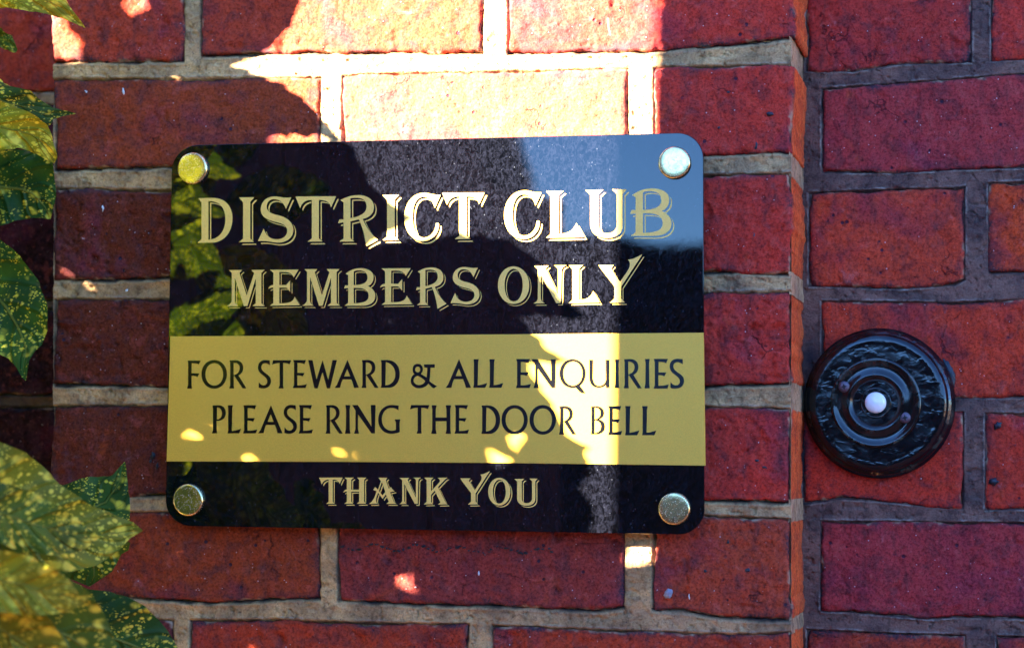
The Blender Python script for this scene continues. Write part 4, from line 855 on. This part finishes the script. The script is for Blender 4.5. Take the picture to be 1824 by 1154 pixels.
# leaves outside the frame: the sun comes past them; where they leave gaps the wall and sign are sunlit.
# Everything is worked out in the plane of the pier along the sun's rays.
def sproj(P3): return np.stack([P3[..., 0]-SUN[0]/SUN[1]*P3[..., 1], P3[..., 2]-SUN[2]/SUN[1]*P3[..., 1]], -1)
def wpx(l): a = np.array(l, float); return sproj(at(a[:, 0], a[:, 1], 0*a[:, 0]))
def spx(l): a = np.array(l, float); return sproj(at(a[:, 0], a[:, 1], YF+0*a[:, 0]))
EDGE = 0.1755
lit_wall = [wpx([(522,-60),(532,10),(518,35),(500,62),(478,84),(455,101),(410,116),(440,126),(470,140),(500,150),(522,166),(545,182),(560,200),(572,212),(590,235),(608,249),(640,268),(1210,268),(1210,-60)]),
            wpx([(93,24),(99,27),(118,52),(137,82),(130,96),(124,107),(112,106),(104,103),(90,72)]), wpx([(228,-20),(231,8),(240,24),(252,10),(268,-8)]),
            wpx([(485,247),(503,238),(512,243),(522,238),(545,242),(566,238),(575,262),(485,262)]),
            wpx([(1116,960),(1172,960),(1170,982),(1150,989),(1126,985),(1118,978)]), wpx([(703,1013),(712,1018),(728,1034),(735,1046),(724,1044),(708,1030)]),
            wpx([(279,557),(286,557),(287,567),(280,568)]), wpx([(292,1086),(306,1084),(308,1098),(294,1098)])]
lit_sign = [spx([(560,225),(590,240),(628,262),(640,290),(655,320),(668,340),(690,358),(703,369),(718,379),(735,388),(725,397),(702,408),(680,417),(662,430),(655,440),(672,440),(690,434),(735,431),(790,421),(815,417),(850,420),(895,425),(915,433),(932,446),(946,454),(960,463),(970,470),
                 (955,474),(948,482),(958,491),(975,506),(990,521),(1000,533),(1010,541),(1022,547),(1036,555),(1046,563),(1030,568),(1000,566),(960,560),(926,566),(940,582),(950,594),(965,606),(978,625),(1000,636),(1016,643),(998,647),(970,645),(943,646),(945,656),(953,676),(975,705),(995,735),(1003,757),(1012,776),(1030,788),(1056,796),(1048,806),(1045,817),(1054,830),(1052,845),(1040,857),(1031,868),(1037,880),(1050,890),(1056,908),(1060,925),(1050,945),(1045,975),(1160,975),(1160,225)]),
            spx([(868,801),(880,799),(896,808),(912,823),(905,828),(884,822),(876,815)]), spx([(907,776),(918,774),(930,784),(926,792),(912,788)]),
            spx([(349,775),(355,774),(359,780),(356,785),(350,784)]), spx([(430,826),(440,816),(452,818),(460,826)]), spx([(366,788),(376,790),(377,796),(368,795)]), spx([(640,528),(650,524),(656,534),(646,540)])]
def shr(p, f): return p.mean(0)+(p-p.mean(0))*f
lit_wall[4:] = [lit_wall[4]] + [shr(p, .7) for p in lit_wall[5:]]; lit_sign[1:] = [shr(p, .75) for p in lit_sign[1:]]
LIT = lit_wall + lit_sign
h_ = 0.0025
GX, GZ = np.meshgrid(np.arange(-0.42, 0.20, h_), np.arange(-0.42, 0.33, h_))
def inside(poly, X, Y):
    full = None
    if X.ndim == 2:
        mn, mx = poly.min(0), poly.max(0); ny_, nx_ = X.shape
        i0, i1 = np.searchsorted(X[0], mn[0]), np.searchsorted(X[0], mx[0]); j0, j1 = np.searchsorted(Y[:, 0], mn[1]), np.searchsorted(Y[:, 0], mx[1])
        full = np.zeros(X.shape, bool); X = X[j0:j1, i0:i1]; Y = Y[j0:j1, i0:i1]
    ins = np.zeros(X.shape, bool); b = np.roll(poly, -1, 0)
    for (x1, y1), (x2, y2) in zip(poly, b):
        if y1 != y2: ins ^= ((y1 > Y) != (y2 > Y)) & (X < (x2-x1)*(Y-y1)/(y2-y1)+x1)
    if full is not None: full[j0:j1, i0:i1] = ins; return full
    return ins
lit = np.zeros(GX.shape, bool)
for p_ in LIT: lit |= inside(p_, GX, GZ)
cover = lit.copy()
cover |= GX > EDGE
def shadow_leaf(Lw, Rw, t0, t1, yel, n=60, teeth=0.0):
    """leaf whose shadow outline on the pier plane is Lw/Rw (base to tip)"""
    L = resample(Lw, n); R_ = resample(Rw, n); s_ = np.linspace(0, 1, n)
    sw = ((s_*9.5) % 1.0 - .3)*0.0030*np.sin(np.pi*s_)**.5*(teeth); ax_ = R_-L; ax_ = ax_/np.maximum(np.linalg.norm(ax_, axis=1)[:, None], 1e-4)
    L = L-ax_*sw[:, None]; R_ = R_+ax_*sw[:, None]
    def to3(G, Sg, Tg):
        t = t0+(t1-t0)*Sg + 0.012*(1-np.abs(Tg-.5)*2)*np.sin(np.pi*Sg)
        P3 = np.stack([G[..., 0], 0*G[..., 0], G[..., 1]], -1); return P3 - SUN*t[..., None]
    leaf_mesh(L, R_, to3, yel)
    poly = np.concatenate([L, R_[::-1]]); return inside(poly, GX, GZ)
# big traced silhouettes next to the lit patches
TR = [
 (wpx([(330,-140),(420,-110),(480,-90),(522,-60),(532,10),(518,35),(500,62),(478,84),(455,101),(410,116)]), wpx([(250,-100),(255,-40),(262,0),(275,40),(300,70),(340,95),(380,112),(409,117)]), .27, .275),
 (wpx([(300,150),(340,120),(380,116),(410,117),(440,126),(470,140),(500,150),(522,166),(545,182),(560,200),(572,212),(590,235),(606,249)]), wpx([(290,190),(310,230),(360,248),(430,250),(470,248),(503,238),(512,243),(522,238),(545,242),(566,238),(585,244),(604,250)]), .30, .315),
 (spx([(400,250),(470,240),(560,225),(590,240),(628,262),(640,290),(655,320),(668,340),(690,358),(703,369),(718,379),(735,388)]), spx([(400,330),(440,400),(500,440),(560,455),(620,450),(655,440),(662,430),(680,417),(702,408),(725,397),(734,389)]), .36, .40),
 (spx([(560,440),(610,440),(655,441),(690,434),(735,431),(790,421),(815,417),(850,420),(895,425),(915,433),(932,446),(960,463),(969,470)]), spx([(560,520),(620,560),(700,570),(800,560),(880,540),(930,510),(950,484),(955,474),(968,471)]), .45, .48),
 (spx([(700,520),(780,500),(860,480),(930,470),(948,482),(958,491),(975,506),(990,521),(1000,533),(1010,541),(1022,547),(1046,563)]), spx([(700,600),(780,620),(860,600),(926,566),(960,560),(1000,566),(1030,568),(1045,564)]), .475, .507),
 (spx([(700,590),(780,575),(860,560),(926,566),(940,582),(950,594),(965,606),(978,625),(1000,636),(1015,643)]), spx([(700,680),(800,690),(880,670),(943,648),(970,646),(998,648),(1014,644)]), .475, .505),
 (spx([(760,640),(840,630),(900,635),(943,647),(945,656),(953,676),(975,705),(995,735),(1003,757),(1012,776),(1030,788),(1055,796)]), spx([(760,720),(800,760),(860,780),(905,775),(935,772),(945,800),(1000,812),(1048,806),(1054,797)]), .48, .512),
 (spx([(820,850),(900,830),(960,800),(1010,800),(1046,806),(1046,817),(1054,830),(1052,845),(1040,857),(1032,867)]), spx([(820,920),(880,940),(950,930),(1000,910),(1020,885),(1031,869)]), .485, .512),
 (spx([(880,900),(940,870),(1000,865),(1031,869),(1037,880),(1050,890),(1056,908),(1060,925),(1050,945)]), spx([(880,980),(940,1010),(1000,1010),(1040,990),(1049,948)]), .485, .512),
]
for (l, r, t0, t1) in TR: cover |= shadow_leaf(l, r, t0, t1, 0.2, 120, 1.0)
# remaining leaves, placed where sun would still get through
def aucuba(length, width, n=40):
    s = np.linspace(0, 1, n); w = width*(np.sin(np.pi*s**0.85))**0.9*0.5
    saw = ((s*7) % 1.0)*width*0.07*(s > .35)*(s < .97); w = w+saw; w[-1] = 0; w[0] = width*.02
    return np.stack([s*length, w], 1), np.stack([s*length, -w], 1)
lit_d = lit
tries = 0; nleaf = 0
todo = np.argwhere(~cover)
shade_pts = np.stack([GX, GZ], -1)
for stage, (lmin, lmax, wr, cnt) in enumerate([(0.12, 0.18, .42, 700), (0.07, 0.12, .42, 1500), (0.035, 0.07, .45, 2600), (0.022, 0.035, .5, 3000)]):
    for _ in range(cnt):
        todo = np.argwhere(~cover)
        if len(todo) < 12 or nleaf >= 185: break
        iy, ix = todo[rng.integers(len(todo))]
        ln = rng.uniform(lmin, lmax); l, r = aucuba(ln, ln*wr); an = rng.normal(-0.5, 0.8)
        ca, sa = math.cos(an), math.sin(an); Rm = np.array([[ca, sa], [-sa, ca]])
        piv = np.array([ln*rng.uniform(.3, .7), 0]); c0 = np.array([GX[iy, ix], GZ[iy, ix]])
        l2 = (l-piv)@Rm + c0; r2 = (r-piv)@Rm + c0
        poly = np.concatenate([l2, r2[::-1]])
        ins = inside(poly, GX, GZ)
        if (ins & lit).any(): continue
        new = (ins & ~cover).sum()
        if new < 0.12*ins.sum(): continue
        t0 = rng.uniform(.56, .95); cover |= shadow_leaf(l2, r2, t0, t0+rng.uniform(-.02, .05), rng.uniform(0, .5), 40); nleaf += 1
n_extra = 0  # extra unseen leaves, added to hold back skylight from the left
for _ in range(2500):
    if n_extra >= 95: break
    ln = rng.uniform(.09, .16); l, r = aucuba(ln, ln*.42); an = rng.normal(-0.4, 0.9); ca, sa = math.cos(an), math.sin(an)
    Rm = np.array([[ca, sa], [-sa, ca]]); Yc = rng.uniform(-0.02, 0.55); xl = -0.375-0.0 + .482*max(Yc, 0)
    c0 = np.array([rng.uniform(xl-.34, xl-.085), rng.uniform(-.36, .38)]); tl = rng.normal(0, .5)
    def to3w(G, Sg, Tg, c0=c0, Yc=Yc, tl=tl, ln=ln):
        return np.stack([c0[0]+G[..., 0], -Yc-(Sg-.5)*ln*tl+0.006*np.abs(Tg-.5), c0[1]+G[..., 1]], -1)
    l2 = (resample(l, 40)-[ln/2, 0])@Rm; r2 = (resample(r, 40)-[ln/2, 0])@Rm
    Pw = to3w(np.concatenate([l2, r2[::-1]]), np.concatenate([np.linspace(0, 1, 40), np.linspace(1, 0, 40)]), np.concatenate([np.zeros(40), np.ones(40)]))
    if pix(Pw)[:, 0].max() > -12: continue
    pj_ = sproj(Pw)
    if (inside(pj_, GX, GZ) & lit).any(): continue
    leaf_mesh(l2, r2, to3w, rng.uniform(0, .4)); n_extra += 1
print('extra', n_extra); print('shade leaves', nleaf, 'uncovered', (~cover).sum(), 'of', (~lit).sum())
tick('leaves')
# stems
def tube(name, pts, r0, r1, mat, parent, seg=10):
    pts = np.array(pts, float); n = len(pts); V = []; F = []
    for i, p in enumerate(pts):
        d = pts[min(i+1, n-1)]-pts[max(i-1, 0)]; d /= np.linalg.norm(d); a = np.cross(d, (0.3, 1, 0.2)); a /= np.linalg.norm(a); b = np.cross(d, a)
        r = r0+(r1-r0)*i/(n-1)
        for j in range(seg): t = 2*np.pi*j/seg; V.append(p+(a*np.cos(t)+b*np.sin(t))*r)
    for i in range(n-1):
        for j in range(seg): k = (j+1) % seg; F.append((i*seg+j, i*seg+k, (i+1)*seg+k, (i+1)*seg+j))
    o = obj(name, V, F, mat, None, True); adopt(o, parent); return o
for i in range(7):
    a = rng.uniform(-.1, .1, 2); top = np.array([-0.62-0.05*i, -0.15-0.06*i, 0.15+0.08*rng.random()])
    base = np.array([-0.55+a[0], -0.20+a[1]*.6, -1.25])
    tube('stem', [base, base*.6+top*.4+np.array([-.05, 0, .05]), base*.25+top*.75+np.array([-.04, 0, .03]), top], 0.009, 0.003, M_STEM, shrub)

# ------------------------------------------------------------------ garden gate (just outside the frame; its edge makes the upright shadow line)
gate = thing('garden_gate', 'open brown boarded garden gate with swept top, left of the pier', 'gate', (-0.449, -0.441, -1.25))
g0 = np.array([-0.4525, -0.441]); g1 = np.array([-0.130, -1.150]); gd = (g1-g0)/np.linalg.norm(g1-g0); gn = np.array([-gd[1], gd[0]])*-1
Lg = np.linalg.norm(g1-g0)
def gtop(s):                       # swept top: tall by the wall, low further out
    return 1.15 if s < .48 else (0.235 + 0.915*max(0.0, 1-((s-.48)/.18))**3 if s < .66 else 0.235)
nb = 6; bw = Lg/nb
def gboard(s0, s1, thick, off, zb, name='board', flat=None):
    ss = np.linspace(s0, s1, 9); pts = [(s, zb) for s in ss] + [(s, (gtop(s) if flat is None else flat)) for s in ss[::-1]]
    V = []
    for d in (off, off+thick):
        for (s, z) in pts: p = g0+gd*s+gn*d; V.append((p[0], p[1], z))
    n = len(pts); F = [tuple(range(n)), tuple(range(2*n-1, n-1, -1))] + [(i, n+i, n+(i+1) % n, (i+1) % n) for i in range(n)]
    o = obj(name, V, F, M_WOOD); bm = bmesh.new(); bm.from_mesh(o.data); bmesh.ops.recalc_face_normals(bm, faces=bm.faces); bm.to_mesh(o.data); bm.free()
    adopt(o, gate)
for i in range(nb): gboard(i*bw+(0.0 if i == 0 else .002), (i+1)*bw-.002, 0.012, 0.0, -1.18)
gboard(0.05, 0.10, 0.020, 0.013, -1.18, 'stile'); gboard(Lg-.05, Lg, 0.020, 0.013, -1.18, 'stile')
gboard(0.102, Lg-.052, 0.020, 0.013, -1.10, 'rail', -0.98); gboard(0.102, Lg-.052, 0.020, 0.013, -0.05, 'rail', 0.07)

# unseen board screen added further left to keep sun off the recess
sun_screen = thing('sun_screen', 'unseen brown board screen added to block the sun beyond the laurel', 'sun_screen', (-1.5, -0.35, -1.25))
for i in range(9):
    y1_ = 0.10-0.1*i; slab('board', -1.52, -1.50-0.002*(i % 2), y1_-0.0985, y1_, -1.2, 0.9+0.01*(i % 3), M_WOOD, sun_screen)
slab('rail', -1.499, -1.47, -0.79, 0.10, -0.9, -0.8, M_WOOD, sun_screen); slab('rail', -1.499, -1.47, -0.79, 0.10, 0.4, 0.5, M_WOOD, sun_screen)
# hedge opposite, seen only as a reflection
hx = np.linspace(-6, 7, 90); hz = np.linspace(-1.25, 0.52, 20)
HX, HZ = np.meshgrid(hx, hz); HY = -4.4 + fbm(HX*3, HZ*3, 1.0, 4, 4)*0.25 - (HZ > 0.4)*0.2
hV = np.stack([HX, HY, HZ + (HZ > 0.4)*fbm(HX*4, 0*HX, 2.0, 9, 3)*0.06], -1); 
hV = np.concatenate([hV, hV[-1:]*np.array([1, 0, 1])+np.array([0, -6.0, 0])])
hV[..., 2] += (hV[..., 2] > -1.0)*np.clip((-1.15-hV[..., 0])/0.4, 0, 1)*np.clip((hV[..., 2]+1.0)/1.4, 0, 1.1)*1.3
hd = obj('hedge', hV.reshape(-1, 3), grid_faces(len(hV), len(hx)), M_HEDGE, None, True)
hd['label'] = 'dark clipped hedge across the path, facing the house'; hd['category'] = 'hedge'
